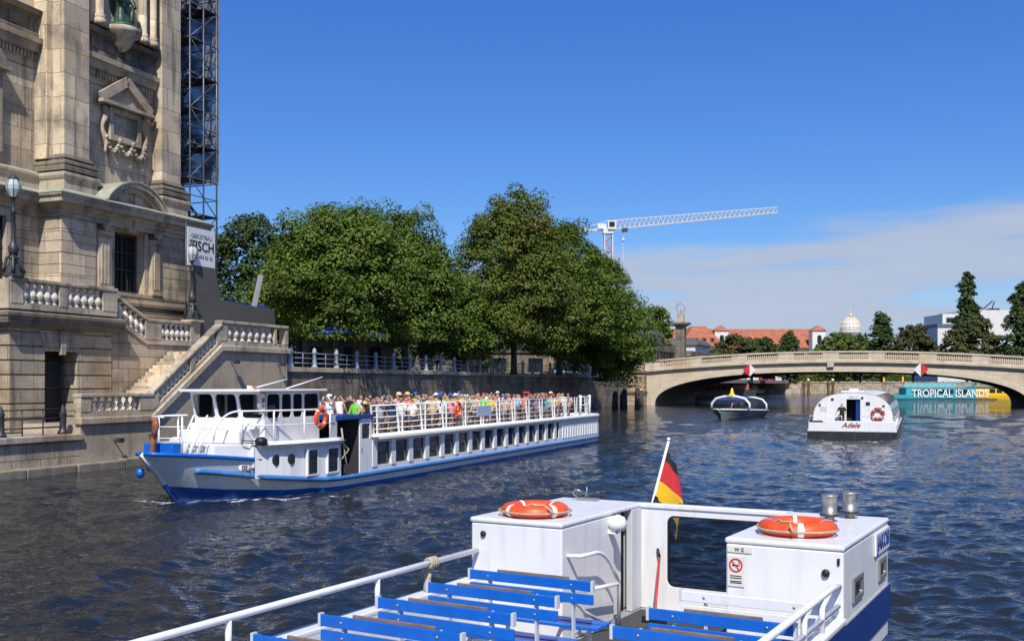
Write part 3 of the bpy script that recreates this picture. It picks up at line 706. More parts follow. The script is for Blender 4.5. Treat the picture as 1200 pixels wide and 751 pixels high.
# back wall and upper return flight
MB().box(-4.2, -3.25, 9.3, 15.75, 1.5, 5.82).build('back_wall', QUAY, stc)
b = MB(); b.prism([(-4.2, 9.3, 5.82), (-4.2, 12.0, 5.82), (-4.2, 9.3, 6.9)], (.95, 0, 0)); b.build('flight_wall', QUAY, stc)
balustrade(stc, -3.35, 9.3, 6.75, 11.8, 5.55, [(9.3, 9.4), (11.6, 11.8)], [6], 1.3)
balustrade(stc, -3.35, 11.8, 5.6, 15.75, 5.6, [(11.8, 12.7), (15.0, 15.75)], [6], 1.28)
b = MB(); b.box(-3.75, -2.95, 14.9, 15.85, 6.88, 7.0); b.build('lamp_plinth', TRIM, stc, bevel=.02)

# small floodlights under the coping
for i, (s, z, lab) in enumerate(((6.0, 1.15, 'black twin floodlight bracket under the lowest stair landing'), (8.2, 1.25, 'single floodlight on the quay wall just behind the passenger boat bow'), (14.2, 4.7, 'small floodlight fixed high under the upper stair landing'), (18.3, 4.65, 'floodlight at the far end of the upper landing wall'))):
    f = thing('wall_floodlight', lab, 'floodlight', RV, (0, s, z), 'floodlights on the stair wall')
    MB().box(0.0, .30, s-.02, s+.02, z, z+.05).build('bracket', IRON, f)
    MB().box(.24, .46, s-.16, s+.16, z-.06, z+.12).build('lamp_housing', IRON, f, bevel=.02)
    MB().box(.26, .44, s-.13, s+.13, z-.075, z-.062).build('lens', LAMPGLASS, f)

# ------------------------------------------------------------------ low quay, footing and railing
lq = thing('low_quay_wall', 'low stone quay wall with mossy footing along the left waterline', 'quay wall', RV, (-.1, 0, 0))
MB().box(-.3, 0, -30, 4.08, -1.2, 1.28).build('wall_face', QUAY, lq)
MB().box(-.6, .14, -30, 4.1, 1.28, 1.54).build('coping', TRIM, lq, bevel=.03)
MOSS = M('mossy_footing', (0.24, 0.215, 0.16), 0.9, 0.35, 1.5, bump=0.6, bscale=5, dirt=(0.06, 0.065, 0.035))
b = MB()
q = -30
while q < 19:
    e = q+2.1+rnd.random()*.8; b.box(.002, .5+rnd.uniform(-.06, .05), q, e-.03, -1.2, .34+rnd.uniform(-.05, .04)); q = e
b.build('footing', MOSS, lq, bevel=.05)
rl = thing('quay_railing', 'dark iron railing with bulbous posts on the low left quay', 'railing', RV, (-.35, 1, 1.54))
for s in (-2.7, .4, 3.5):
    MB().lathe(-.35, s, [(.22, 0), (.22, .1), (.16, .16), (.14, .3), (.135, .8), (.17, .86), (.12, .95), (.13, 1.02), (.05, 1.12), (.06, 1.17), (0.01, 1.22)], 12, 1.54).build('post', IRON, rl)
for s0 in (-2.7, .4):
    for z in (1.85, 2.2, 2.58): MB().tube([(-.35, s0+.12, z), (-.35, s0+2.98, z)], .034, 6).build('rail', IRON, rl)
    for k in (1, 2): MB().tube([(-.35, s0+k*1.03, 1.54), (-.35, s0+k*1.03, 2.6)], .028, 6).build('baluster_rod', IRON, rl)
MB().tube([(-.35, 3.72, 2.5), (-.2, 4.2, 2.5)], .022, 6).build('rail', IRON, rl)

# ------------------------------------------------------------------ lanterns
def lantern(label, t, s, z0, h):
    o = thing('street_lamp', label, 'lamp', RV, (t, s, z0), 'cast iron lanterns on the stair pedestals')
    b = MB(); b.lathe(t, s, [(.42, 0), (.42, .14), (.34, .2), (.30, .45), (.22, .5), (.16, .7), (.2, .78), (.14, .9)], 8, z0, smooth=False)
    for k in range(4):
        a = R(45+90*k); b.tube([(t+.1*math.cos(a), s+.1*math.sin(a), z0+.95), (t+.26*math.cos(a), s+.26*math.sin(a), z0+.8), (t+.34*math.cos(a), s+.34*math.sin(a), z0+.4), (t+.42*math.cos(a), s+.42*math.sin(a), z0+.16)], .06, 6, rr=[.04, .07, .06, .08])
    b.build('base', IRON, o)
    MB().lathe(t, s, [(.14, .9), (.2, 1.05), (.22, 1.25), (.12, 1.4), (.09, 1.5), (.08, h*.62), (.13, h*.63), (.07, h*.66), (.05, h-1.05), (.1, h-1.0), (.18, h-.95)], 10, z0).build('post', IRON, o)
    MB().lathe(t, s, [(.15, h-.94), (.29, h-.62), (.30, h-.45), (.20, h-.2), (.12, h-.12)], 8, z0, smooth=False).build('globe', LAMPGLASS, o)
    b = MB()
    for k in range(8):
        a = 2*math.pi*k/8; b.tube([(t+r*math.cos(a), s+r*math.sin(a), z0+z) for r, z in ((.155, h-.94), (.295, h-.62), (.305, h-.45), (.205, h-.2))], .012, 4)
    b.lathe(t, s, [(.22, h-.2), (.16, h-.1), (.05, h), (.04, h+.12), (.0, h+.16)], 8, z0); b.build('lantern_cage', IRON, o)
lantern('cast iron lantern on the terrace corner pedestal at the cathedral', -2.98, 3.42, 8.12, 4.3)
lantern('cast iron lantern at the stair landing in front of the banner', -3.35, 15.35, 7.0, 4.1)

# ------------------------------------------------------------------ hoarding, banner, beam, tarpaulin
b = MB(); b.prism([(-3.55, 15.4, 5.3), (-3.55, 23.3, 5.3), (-3.55, 22.9, 8.05), (-3.55, 17.9, 8.25), (-3.55, 17.3, 9.95), (-3.55, 15.4, 9.95)], (.14, 0, 0))
hoard = b.solo('site_hoarding', TAUPE, 'dark taupe building-site hoarding stepping down behind the stair landing', 'hoarding', RV, (-3.5, 19, 5.3))
bn = thing('banner', 'white banner with black lettering hung on poles above the dark hoarding', 'banner', RV, (-3.5, 16.2, 9.9))
MB().box(-3.45, -3.42, 15.05, 17.35, 9.9, 11.95).build('sheet', BANNER, bn)
for s in (15.0, 17.39): MB().tube([(-3.47, s, 7.5), (-3.47, s, 12.15)], .035, 8).build('pole', STEEL, bn)
lettering('GERÜSTBAU', .33, M('grey_lettering', (.16, .16, .17), .7), bn, (-3.41, 16.2, 11.5), 0, sx=.95)
lettering('TISCH', .74, LETTER, bn, (-3.41, 16.25, 10.98), 0, bold=.012)
lettering('030 / 494 00 30', .29, MATS['grey_lettering'], bn, (-3.41, 16.2, 10.42), 0)
b = MB(); b.bar((-8, 26, 5.0), (-7.4, 27.2, 10.7), .32, .22)
b.solo('steel_beam', M('galvanised_beam', (.34, .35, .36), .5, .1, 3), 'pale steel beam leaning up behind the taupe hoarding', 'beam', RV, (-8, 26, 4.9))
tp = thing('site_container', 'blue covered site container standing behind the taupe hoarding', 'container', RV, (-9.5, 26.5, 4.9))
MB().box(-12, -8.4, 24, 29.3, 4.9, 8.7).build('body', BLUECLOTH, tp, bevel=.05)
b = MB(); b.prism([(-12.1, 23.9, 8.7), (-8.3, 23.9, 8.7), (-8.3, 23.9, 8.85), (-10.2, 23.9, 9.15), (-12.1, 23.9, 8.85)], (0, 5.5, 0)); b.build('roof_cover', BLUECLOTH, tp)

# ------------------------------------------------------------------ scaffold stair tower
sc = thing('scaffold_tower', 'dark steel scaffold stair tower with blue-grey netting behind the cathedral corner', 'scaffold', RV, (-7.2, 20, 4.9))
TA, TB, SA, SB = -8.5, -6.05, 18.5, 20.9
for t in (TA, TB):
    for s in (SA, (SA+SB)/2, SB): MB().tube([(t, s, 4.9), (t, s, 29)], .05, 6).build('standard', STEEL, sc)
z = 5.4; k = 0
while z < 28.5:
    b = MB()
    for t in (TA, TB): b.tube([(t, SA-.1, z), (t, SB+.1, z)], .035, 6).tube([(t, SA-.1, z+1.0), (t, SB+.1, z+1.0)], .03, 6)
    for s in (SA, (SA+SB)/2, SB): b.tube([(TA-.1, s, z), (TB+.1, s, z)], .035, 6)
    for s in (SA, SB): b.tube([(TA-.1, s, z+1.0), (TB+.1, s, z+1.0)], .03, 6)
    b.build('ledgers', STEEL, sc)
    b = MB(); b.tube([(TB, SA, z), (TB, SB, z+2)] if k % 2 else [(TB, SB, z), (TB, SA, z+2)], .03, 6); b.tube([(TA, SA, z), (TB, SA, z+2)] if k % 2 else [(TB, SA, z), (TA, SA, z+2)], .03, 6); b.build('brace', STEEL, sc)
    MB().box(TA, TB, SA if k % 2 else (SA+SB)/2, (SA+SB)/2 if k % 2 else SB, z-.06, z).build('deck', WOODDK, sc)
    a, c = ((TA+.3, TB-.3) if k % 2 else (TB-.3, TA+.3)); b = MB()
    for s in (SA+.35, SA+1.0): b.bar((a, s, z), (c, s, z+2), .05, .16)
    for q in range(8): x = a+(c-a)*(q+.5)/8; b.box(x-.12, x+.12, SA+.35, SA+1.0, z+2*(q+.5)/8-.02, z+2*(q+.5)/8+.02)
    b.tube([(a, SA+.3, z+1), (c, SA+.3, z+3)], .025, 6)
    b.build('stair_flight', STEEL, sc)
    z += 2; k += 1
MB().box(TA-.12, TA-.11, SA-.1, SB+.1, 15.5, 29).build('net', NET, sc)
MB().box(TA-.1, TB+.1, SB+.11, SB+.12, 15.5, 29).build('net', NET, sc)

# ------------------------------------------------------------------ long quay wall under the trees, with its railing
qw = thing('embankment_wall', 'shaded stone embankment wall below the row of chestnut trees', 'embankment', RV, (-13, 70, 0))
MB().box(-13.4, -12.8, 19.2, 139, -1, 4.55).build('wall_face', EMBANK_SHADE, qw)
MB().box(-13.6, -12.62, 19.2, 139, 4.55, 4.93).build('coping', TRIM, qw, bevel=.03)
pr = thing('promenade_railing', 'blue-grey iron railing with round posts along the tree-lined embankment', 'railing', RV, (-13.1, 70, 4.93))
k = 0; s = 39.2
postm = MB().lathe(0, 0, [(.26, 0), (.26, .12), (.19, .2), (.17, .3), (.16, 1.15), (.21, 1.2), (.21, 1.28), (.14, 1.34), (.17, 1.44), (.1, 1.56), (.0, 1.62)], 10).mesh('post'); postm.materials.append(IRON_BLUE)
railm = MB()
for z in (.35, .75, 1.15): railm.tube([(0, .15, z), (0, 3.25, z)], .035, 6)
railm.tube([(0, 1.7, 0), (0, 1.7, 1.2)], .03, 6); railm = railm.mesh('rail_bay'); railm.materials.append(IRON_BLUE)
for k in range(29):
    for nm, me in (('post', postm), ('rail_bay', railm)):
        o = bpy.data.objects.new(nm, me); C.objects.link(o); o.parent = pr; o.location = Vector((-13.1, 39.2+3.4*k, 4.93))-Vector(OFF[pr.name])
# ------------------------------------------------------------------ near boat (foreground)
nb_ = thing('excursion_boat', 'white open-deck boat with two low cabins, blue hull band and flag, closest to the viewer', 'boat', NB, (-3.955, 9.5, 0))
CX = -3.955
def hw(v): return 2.0 if v < 11.7 else 2.0*max(0.0, 1-((v-11.7)/4.3)**1.25)
vst = [-2, 2, 6, 9.42, 11.69, 11.7, 12.4, 13.2, 14, 14.8, 15.4, 15.8, 15.98]
def gz(v): return 1.46 if v < 11.7 else .74-.05*(v-11.7)
for nm, mat, lo, hi, pr in (('hull', WHITE_HULL, -.5, 1.455, 0), ('hull_band', BLUE_HULL, 1.08, 1.445, .008)):
    b = MB()
    for sg in (-1, 1):
        rows = []
        for v in vst:
            if nm == 'hull_band' and v > 11.7: break
            h = hw(v)+pr; top = min(hi, gz(v)-.005); bot = lo
            zs_ = [bot, 0.4, top] if nm == 'hull' else [bot, top]
            rows.append([(CX+sg*h*(.86 if z < 0 else .96 if z < 1 and nm == 'hull' else 1), v, z) for z in zs_])
        b.strip(rows, nm == 'hull')
    b.build(nm, mat, nb_)
# gunwale cap, deck, bulwark inner side
for sg in (-1, 1):
    b = MB(); b.box(CX+sg*1.84, CX+sg*2.015, -2, 9.42, 1.46, 1.51); b.build('gunwale', WHITE, nb_, bevel=.012)
    MB().box(CX+sg*1.84, CX+sg*1.86, -2, 9.42, .89, 1.46).build('bulwark', WHITE, nb_)
MB().box(CX-1.95, CX+1.95, -2, 11.7, .84, .88).build('deck', DECK, nb_)
b = MB(); b.strip([[(CX-hw(v)+.02, v, gz(v)-.05), (CX+hw(v)-.02, v, gz(v)-.05)] for v in vst[5:]]); b.build('foredeck', DECK, nb_)
# cabins
lc = MB().box(CX-1.985, -4.83, 9.5, 10.83, .885, 2.10).box(CX-1.985, -4.97, 10.83, 11.69, .885, 2.10).build('cabin', WHITE, nb_, bevel=.02)
MB().box(CX-1.995, -4.822, 9.485, 11.72, 2.10, 2.155).build('cabin_roof', WHITE, lc, bevel=.02)
MB().box(-4.96, -4.945, 10.86, 11.36, .89, 2.09).build('doorway', BLACK, lc)  # black sheet paints the unlit gap behind the sliding door
MB().box(-4.93, -4.895, 10.84, 11.17, .9, 2.07).build('sliding_door', WHITE, lc, bevel=.006)
MB().box(-4.90, -4.82, 11.33, 11.62, .885, 2.10).build('door_post', GREYW, lc, bevel=.01)
MB().lathe(CX-1.78, 9.488, [(.0, 0)], 3) if False else None
b = MB(); b.lathe(0, 0, [(.03, 0), (.035, .02), (.02, .035), (0, .037)], 10)
bolt = b.mesh('cabin_light'); bolt.materials.append(BLACK)
def fitting(parent, name, pos, me, rot=(90, 0, 0), sc=1):
    o = bpy.data.objects.new(name, me); C.objects.link(o); o.parent = parent; o.location = Vector(pos)-Vector(OFF[parent.name]); o.rotation_euler = tuple(R(a) for a in rot); o.scale = (sc,)*3; return o
fitting(lc, 'cabin_light', (-5.78, 9.5, 1.98), bolt)
# dome lamp at the door
dl = MB().lathe(-4.74, 10.72, [(0, -.07), (.08, -.06), (.11, -.01), (.11, .03), (.08, .09), (0, .12)], 14, 2.0).build('dome_lamp', WHITE, lc)
MB().box(-4.84, -4.74, 10.66, 10.78, 1.90, 1.96).build('lamp_bracket', WHITE, dl)
# little antenna fittings on the far corner of the roof
b = MB(); b.tube([(-5.5, 11.5, 2.155), (-5.5, 11.5, 2.33)], .006, 5); b.box(-5.62, -5.36, 11.46, 11.56, 2.155, 2.19); b.tube([(-5.62, 11.5, 2.18), (-5.7, 11.5, 2.24), (-5.66, 11.5, 2.29), (-5.58, 11.5, 2.27)], .012, 5)
b.build('antenna', INOX, lc)
rc = MB().box(-3.05, -1.968, 9.42, 11.66, .885, 2.10).build('cabin', WHITE, nb_, bevel=.02)
MB().box(-3.06, -1.958, 9.41, 11.67, 2.10, 2.155).build('cabin_roof', WHITE, rc, bevel=.02)
fitting(rc, 'cabin_light', (-2.12, 9.42, 1.9), bolt, sc=1.1)
MB().box(-2.02, -2.0, 9.405, 9.42, 1.98, 2.04).build('latch', BLACK, rc)
for v0, v1, z0, z1 in ((9.78, 10.22, 1.575, 1.80), (11.08, 11.46, 1.56, 1.78)):
    f = MB().ring(0, -1.97, .025, (v0, v1, z0, z1), (v0+.05, v1-.05, z0+.04, z1-.04), .03).build('window', INOX, rc)
    MB().box(-1.966, -1.96, v0+.02, v1-.02, z0+.02, z1-.02).build('pane', DARKGLASS, f)
npl = MB().box(-1.966, -1.945, 10.86, 11.62, 1.85, 2.075).build('name_plate', WHITE, rc, bevel=.004)
lettering('JAKOB', .215, M('blue_lettering', (.01, .05, .22), .5), npl, (-1.943, 11.24, 1.962), 0, sx=1.05, bold=.004)
sg_ = MB().box(-3.03, -2.87, 9.408, 9.418, 1.70, 1.985).build('no_smoking_sign', M('sign_cream', (.70, .66, .58), .5, .04), rc)
b = MB()
for k in range(24):
    a0, a1 = 2*math.pi*k/24, 2*math.pi*(k+1)/24
    b.prism([(-2.95+r*math.cos(a), 9.407, 1.90+r*math.sin(a)) for r, a in ((.052, a0), (.066, a0), (.066, a1), (.052, a1))], (0, -.004, 0))
b.bar((-2.985, 9.403, 1.938), (-2.915, 9.403, 1.862), .004, .012, up=(0,1,0)); b.build('prohibition_ring', RED, sg_)
b = MB(); b.box(-2.985, -2.925, 9.404, 9.408, 1.893, 1.904); b.box(-2.92, -2.912, 9.404, 9.408, 1.893, 1.904); b.tube([(-2.915, 9.405, 1.91), (-2.925, 9.405, 1.925), (-2.91, 9.405, 1.94)], .003, 4)
for z in (1.795, 1.775, 1.745, 1.73): b.box(-3.005, -2.895, 9.405, 9.408, z, z+.008)
b.build('pictogram', LETTER, sg_)
wp = MB().box(-3.03, -2.80, 9.408, 9.418, 2.02, 2.075).build('label_plate', MATS['sign_cream'], rc)
lettering('W C', .045, LETTER, wp, (-2.915, 9.405, 2.047), -90)
for x, v in ((-2.45, 11.05), (-2.32, 11.42)):
    c = MB().lathe(x, v, [(.05, 0), (.05, .05), (.1, .055), (.1, .085), (.075, .09), (.075, .26), (.09, .265), (.09, .28)], 16, 2.155).build('exhaust_cowl', INOX, rc)
    MB().lathe(x, v, [(.102, .055), (.105, .07), (.102, .085)], 16, 2.155).build('clamp_band', IRON, c)
# windscreen between the cabins
ws = MB().ring(1, 11.62, .07, (-4.83, -3.0, .885, 2.12), (-4.49, -3.04, 1.17, 2.02), .09).build('windscreen_frame', WHITE, nb_, bevel=.006)
MB().ring(1, 11.628, .03, (-4.52, -3.03, 1.14, 2.05), (-4.472, -3.05, 1.188, 2.002), .075).build('rubber_seal', BLACK, ws)
MB().box(-4.47, -3.05, 11.65, 11.656, 1.19, 2.0).build('pane', TINT, ws)
MB().box(-4.84, -3.0, 11.60, 11.72, 2.10, 2.155).build('beam', WHITE, ws, bevel=.012)
# rails
def rail(name, pts, r=.028, parent=nb_, mat=None): return MB().tube(pts, r, 10).build(name, mat or WHITE_RAIL, parent)
lr = rail('side_rail', [(CX-1.90+.05*(9.5-v)/4.5, v, 1.80) for v in (-1, 2, 5, 7, 9.48)], .030)
for v in (1.9, 3.85, 5.77, 7.68): rail('rail_post', [(CX-1.90+.05*(9.5-v)/4.5, v, 1.50), (CX-1.90+.05*(9.5-v)/4.5, v, 1.79)], .026, lr)
rr_ = rail('side_rail', [(CX+1.95, -1, 1.82), (CX+1.95, 9.1, 1.82), (CX+1.95, 9.40, 1.79)], .030)
rail('lower_bar', [(CX+1.95, -1, 1.62), (CX+1.95, 9.38, 1.62)], .024, rr_)
for v in (2.2, 4.4, 6.5, 8.15, 8.75): rail('rail_post', [(CX+1.95, v, 1.5), (CX+1.95, v, 1.81)], .026, rr_)
def arc(p0, p1, p2, n=8):
    p0, p1, p2 = Vector(p0), Vector(p1), Vector(p2); return [p0*(1-t)**2+p1*2*t*(1-t)+p2*t*t for t in [k/n for k in range(n+1)]]
rail('stair_handrail', [(-4.83, 9.62, 1.80), (-4.70, 9.66, 1.80), (-4.68, 9.95, 1.79)]+arc((-4.68, 10.0, 1.79), (-4.68, 10.25, 1.77), (-4.68, 10.45, 1.55))+[(-4.68, 10.62, 1.36)], .022)
rail('stair_handrail', [(-4.83, 9.75, 1.42), (-4.70, 9.8, 1.42), (-4.68, 10.6, 1.36), (-4.68, 10.62, 1.34), (-4.68, 10.62, .9)], .022)
rail('stair_handrail', [(-4.70, 8.95, 1.42), (-4.69, 9.2, 1.42)]+arc((-4.69, 9.25, 1.42), (-4.69, 9.5, 1.4), (-4.69, 9.75, 1.2))+[(-4.68, 10.3, .95)], .022)
bw = rail('bow_rail', [(-4.75, 12.3, 1.30), (-3.0, 12.3, 1.34)], .024)
rail('lower_bar', [(-4.75, 12.3, 1.12), (-3.0, 12.3, 1.16)], .022, bw)
rail('rail_post', [(-3.78, 12.25, 1.05)]+[(-3.82, 12.25, 1.34)]+arc((-3.82, 12.25, 1.36), (-3.8, 12.25, 1.42), (-3.7, 12.25, 1.42))+[(-3.0, 12.25, 1.44)], .022, bw)
# companionway well between the cabins, its shade painted as a dark deck sheet
MB().box(-4.78, -3.1, 9.6, 11.5, .885, .892).build('companionway_shade', M('companionway_dark', (.05, .05, .052), .9, .2, 5), nb_)

# benches standing on its deck
def bench(label, w0, v0, mat, group):
    o = thing('bench', label, 'bench', NB, (w0, v0, .88), group, local=True)
    return o
def bench_parts(o, mat, ln, wood=True):
    for z0, z1, y in ((.772, .865, 0), (.645, .738, .012)):
        MB().box(0, ln, y-.016, y+.016, z0, z1).build('backrest_plank', mat, o, bevel=.006)
    for y0, y1 in ((.10, .25), (.28, .43)):
        MB().box(0, ln, y0, y1, .375, .405).build('seat_plank', mat, o, bevel=.006)
    if wood: MB().box(.30, ln-.27, .03, .055, .80, .882).build('wooden_slat', BROWNWOOD, o, bevel=.004)
    for x in (.22, ln-.22):
        b = MB(); b.bar((x, .055, .0), (x, .03, .86), .05, .018, up=(1,0,0)); b.build('backrest_bracket', GREYW, o)
        b = MB(); b.bar((x, .05, .36), (x, .42, .36), .03, .02); b.bar((x, .40, .36), (x, .36, 0), .035, .03); b.build('leg', GREYW, o)
        for z in (.818, .69):
            b = MB(); b.lathe(0, 0, [(.013, 0), (.013, .004), (.006, .008)], 8); f = b.mesh('bolt'); f.materials.append(INOX)
            q = bpy.data.objects.new('bolt', f); C.objects.link(q); q.parent = o; q.location = (x, -.016 if z > .75 else -.004, z); q.rotation_euler = (R(90), 0, 0)
    for x in (0.001, ln-.001):
        MB().box(x-.012, x+.012, -.02, .03, .765, .875).build('end_cap', GREYW, o)
GB = 'blue slatted benches on the near boat'
lefts = [('blue bench in front of the left cabin, its back against the white cabin wall', 8.72), ('blue bench second from the left cabin in the left row', 7.95), ('blue bench third from the left cabin in the left row', 7.18), ('blue bench fourth from the left cabin in the left row', 6.42), ('blue bench cut by the picture bottom at the left railing', 5.66)]
pb = bench(lefts[0][0], -5.47, lefts[0][1], BLUE, GB); bench_parts(pb, BLUE, 1.36)
for lab, v in lefts[1:]:
    c = copy_tree(pb); c.location = NB.w(-5.45, v, .88); c['label'] = lab
pr_ = bench('blue bench in the right row just behind the white bench', -3.24, 7.95, BLUE, GB); bench_parts(pr_, BLUE, 1.22)
for lab, v in (('blue bench in the right row farthest from the right cabin, cut by the picture bottom', 7.22), ):
    c = copy_tree(pr_); c.location = NB.w(-3.24, v, .88); c['label'] = lab
pw = bench('white slatted bench in front of the right cabin', -3.26, 8.78, WHITE, GB); bench_parts(pw, WHITE, 1.24, wood=False)

# life rings
def lifering(name_label, fr, pos, tilt, group, Rr=.285, r=.085, turn=0, rope=True, mat=None):
    o = bpy.data.objects.new('life_ring', None); C.objects.link(o); o.location = fr.w(*pos); o.rotation_euler = (R(tilt), 0, fr.r+R(turn))
    o['label'] = name_label; o['category'] = 'life ring'; o['group'] = group; OFF[o.name] = (0, 0, 0)
    def tor(a0, a1, n, rr, zs=.8):
        rows = []
        for i in range(n+1):
            a = a0+(a1-a0)*i/n
            rows.append([((Rr+rr*math.cos(p))*math.cos(a), (Rr+rr*math.cos(p))*math.sin(a), rr*zs*math.sin(p)) for p in [2*math.pi*k/12 for k in range(13)]])
        return MB().strip(rows, True)
    tor(0, 2*math.pi, 40, r).build('ring_body', mat or ORANGE, o)
    for k in range(4): tor(R(90*k+40), R(90*k+49), 4, r+.004).build('reflective_band', WHITE, o)
    if rope:
        pts = [((Rr+r*1.0+.03*abs(math.sin(2*a)))*math.cos(a+R(45)), (Rr+r+.03*abs(math.sin(2*a)))*math.sin(a+R(45)), -r*.1) for a in [2*math.pi*k/32 for k in range(32)]]
        MB().tube(pts, .011, 6, closed=True).build('grab_rope', ROPE, o)
        MB().tube([(-.05, -Rr-.02, r*.75), (0, -Rr+.04, r*.95), (.07, -Rr-.03, r*.85), (.13, -Rr+.03, r*.9), (.2, -Rr-.06, r*.5), (.26, -Rr-.08, -.0)], .011, 6).build('rope_end', ROPE, o)
    return o
GL = 'orange life rings'
lifering('orange life ring lying flat on the left cabin roof of the near boat', NB, (-5.38, 9.93, 2.225), 0, GL, turn=20)
lifering('orange life ring lying flat beside the steel exhaust cowls on the right cabin roof', NB, (-2.52, 9.98, 2.225), 0, GL, turn=-25)
# flag on its staff at the bow
fl = thing('flag', 'black, red and gold flag drooping from a slanted white staff at the near boat bow', 'flag', NB, (-5.3, 12.3, .7))
P0, P1 = Vector((-5.33, 12.3, .70)), Vector((-4.79, 12.45, 2.87))
MB().tube([P0, P1], .02, 8, rr=[.022, .017]).build('staff', WHITE_RAIL, fl)
MB().lathe(P1.x, P1.y, [(.0, 0), (.025, .01), (.028, .03), (0, .05)], 8, P1.z).build('staff_finial', WHITE, fl)
hd = (P1-P0).normalized(); nu, nv = 26, 30; b = MB(); rows = []
for j in range(nv+1):
    v = j/nv; hp = P0+hd*(2.12-.68*v)          # down the hoist from near the top of the staff
    row = []
    for i in range(nu+1):
        u = i/nu
        out = .30*math.sin(min(u*1.25, 1.15)*1.5)*(.25+.75*min(1, v*1.6)); drop = .50*u**1.15*(.45+.55*v)
        fold = .045*math.sin(u*9+v*3)*u
        row.append(hp+Vector((out+fold*.4, .10*u+fold, -drop)))
    rows.append(row)
for j in range(nv):
    b.m = 0 if j < nv*.20 else 1 if j < nv*.58 else 2
    b.strip([rows[j], rows[j+1]], True)
FB, FR_, FG = M('flag_black', (.012, .012, .013), .7), M('flag_red', (.52, .02, .025), .7), M('flag_gold', (.78, .46, .01), .7)
b.build('flag_cloth', [FB, FR_, FG], fl)
b = MB(); b.m = 0; rows = [[P0+hd*(1.52-.28*j/8)+Vector((.02+.2*i/8+.03*math.sin(i*1.4), -.03-.04*math.sin(i*1.1+j*.2), -.20*i/8)) for i in range(9)] for j in range(9)]
for j in range(8):
    b.m = 0 if j < 3 else 1 if j < 6 else 2
    b.strip([rows[j], rows[j+1]], True)
b.build('folded_corner', [FB, FR_, FG], fl)
# rope hitched on the left rail, broom against the windscreen post
b = MB(); v = 8.6; x = CX-1.89
for k in range(4): b.tube([(x+.045*math.cos(a), v-.06+.035*k, 1.80+.045*math.sin(a)) for a in [2*math.pi*q/10 for q in range(10)]], .016, 6, closed=True)
b.tube([(x-.02, v, 1.77), (x-.05, v-.02, 1.6), (x-.035, v-.05, 1.5)], .035, 8); b.tube([(x-.05, v+.02, 1.77), (x-.08, v+.03, 1.62), (x-.06, v+.0, 1.5)], .022, 8)
b.solo('mooring_rope', ROPE, 'frayed rope hitched around the left railing of the near boat', 'rope', NB, (x, v, 1.5))
br_ = thing('broom', 'red broom handle with black grip leaning against the white windscreen post', 'broom', NB, (-4.5, 11.2, .89))
MB().tube([(-4.36, 10.9, .95), (-4.56, 11.55, 1.52)], .014, 8).build('handle', RED, br_); MB().tube([(-4.565, 11.565, 1.52), (-4.60, 11.59, 1.62)], .017, 8).build('grip', BLACK, br_)
MB().box(-4.5, -4.22, 10.85, 10.92, .892, .97).build('brush_head', BLACK, br_)

# ------------------------------------------------------------------ long passenger boat
tb = thing('passenger_boat', 'long white and blue two-deck tour boat crowded with passengers, passing the stairs', 'boat', RV, (11.65, 12, 0))
TC = 11.65; CT = 11.4
def bt(s): return float(np.interp(s, [-5.2, -5.0, -4.6, -4.0, -3.2, -2.3, -1.2, .3, 1.8, 30, 32], [.06, .38, .74, 1.10, 1.55, 1.98, 2.38, 2.68, 2.78, 2.78, 2.7]))
def gun(s): return float(np.interp(s, [-5.2, -3.6, -2.3, -1], [1.55, 1.38, 1.22, 1.2]))
def rubz(s): return float(np.interp(s, [-5.2, -4.0, -2.5, -.5, 1, 33], [1.10, .94, .68, .48, .40, .36]))
def stem(z): return -5.2+max(0, 1.55-z)*1.05
def hp(s, z, sg, out=0):
    ss = s+max(0, 1.55-z)*1.05*min(1, max(0, (1.5-s)/6.7))
    fl = np.interp(z, [-.5, 0, .5, 1.5], [.72, .86, .95, 1.0]) if s < 0 else np.interp(z, [-.5, 0, .3], [.95, .98, 1])
    return (CT+sg*(bt(s)*fl+out), ss, z)
ST = list(np.linspace(-5.2, -2.32, 16))+[-2.28]+list(np.linspace(-2.1, 1.5, 14))+[6, 12, 18, 24, 29, 31, 32]
b = MB()
for sg in (-1, 1):
    b.strip([[hp(s, z, sg) for z in (-.5, 0, .2, min(rubz(s)-.08, .6), rubz(s), rubz(s)+.04 if s > -2.3 else .5*(gun(s)+rubz(s)), gun(s) if s < -2.3 else rubz(s)+.08)] for s in ST], True)
b.add([hp(32, z, sg) for z in (-.5, .46) for sg in (-1, 1)], [(0, 1, 3, 2)])
b.tube([(CT, stem(z)-.0, z) for z in (-.4, 0, .4, .8, 1.2, 1.55)], .07, 8)
b.build('hull', WHITE_HULL, tb)
b = MB()
b.tube([(CT, stem(z)-.02, z) for z in (-.4, 0, .3, .6)], .075, 8)
for sg in (-1, 1): b.strip([[hp(s, z, sg, .015) for z in (-.45, 0, float(np.interp(s, [-5.2, -3.8, -1.5, 3], [.52, .34, .18, .10])))] for s in ST], True)
b.build('boot_stripe', BLUE_BOOT, tb)
b = MB()
for sg in (-1, 1): b.tube([hp(s, rubz(s), sg, .03+.19*float(np.interp(s, [-4, -3.2, -2.5, -1.2, 1], [0, .45, 1.1, .95, 0]))) for s in ST if s > -4.5], .085, 8)
b.tube([hp(32, .36, -1, .02), hp(32, .36, 1, .02)], .085, 8); b.build('rub_rail', BLUE_RUB, tb)
b = MB()
for sg in (-1, 1): b.tube([hp(s, gun(s)+.02, sg, -.01) for s in np.linspace(-5.2, -2.3, 16)], .06, 8)
b.build('bulwark_cap', BLUE, tb)
b = MB(); b.strip([[hp(s, gun(s)-.06, -1, -.03), hp(s, gun(s)-.06, 1, -.03)] for s in np.linspace(-5.1, -2.4, 14)]); b.build('foredeck', GREYW, tb)
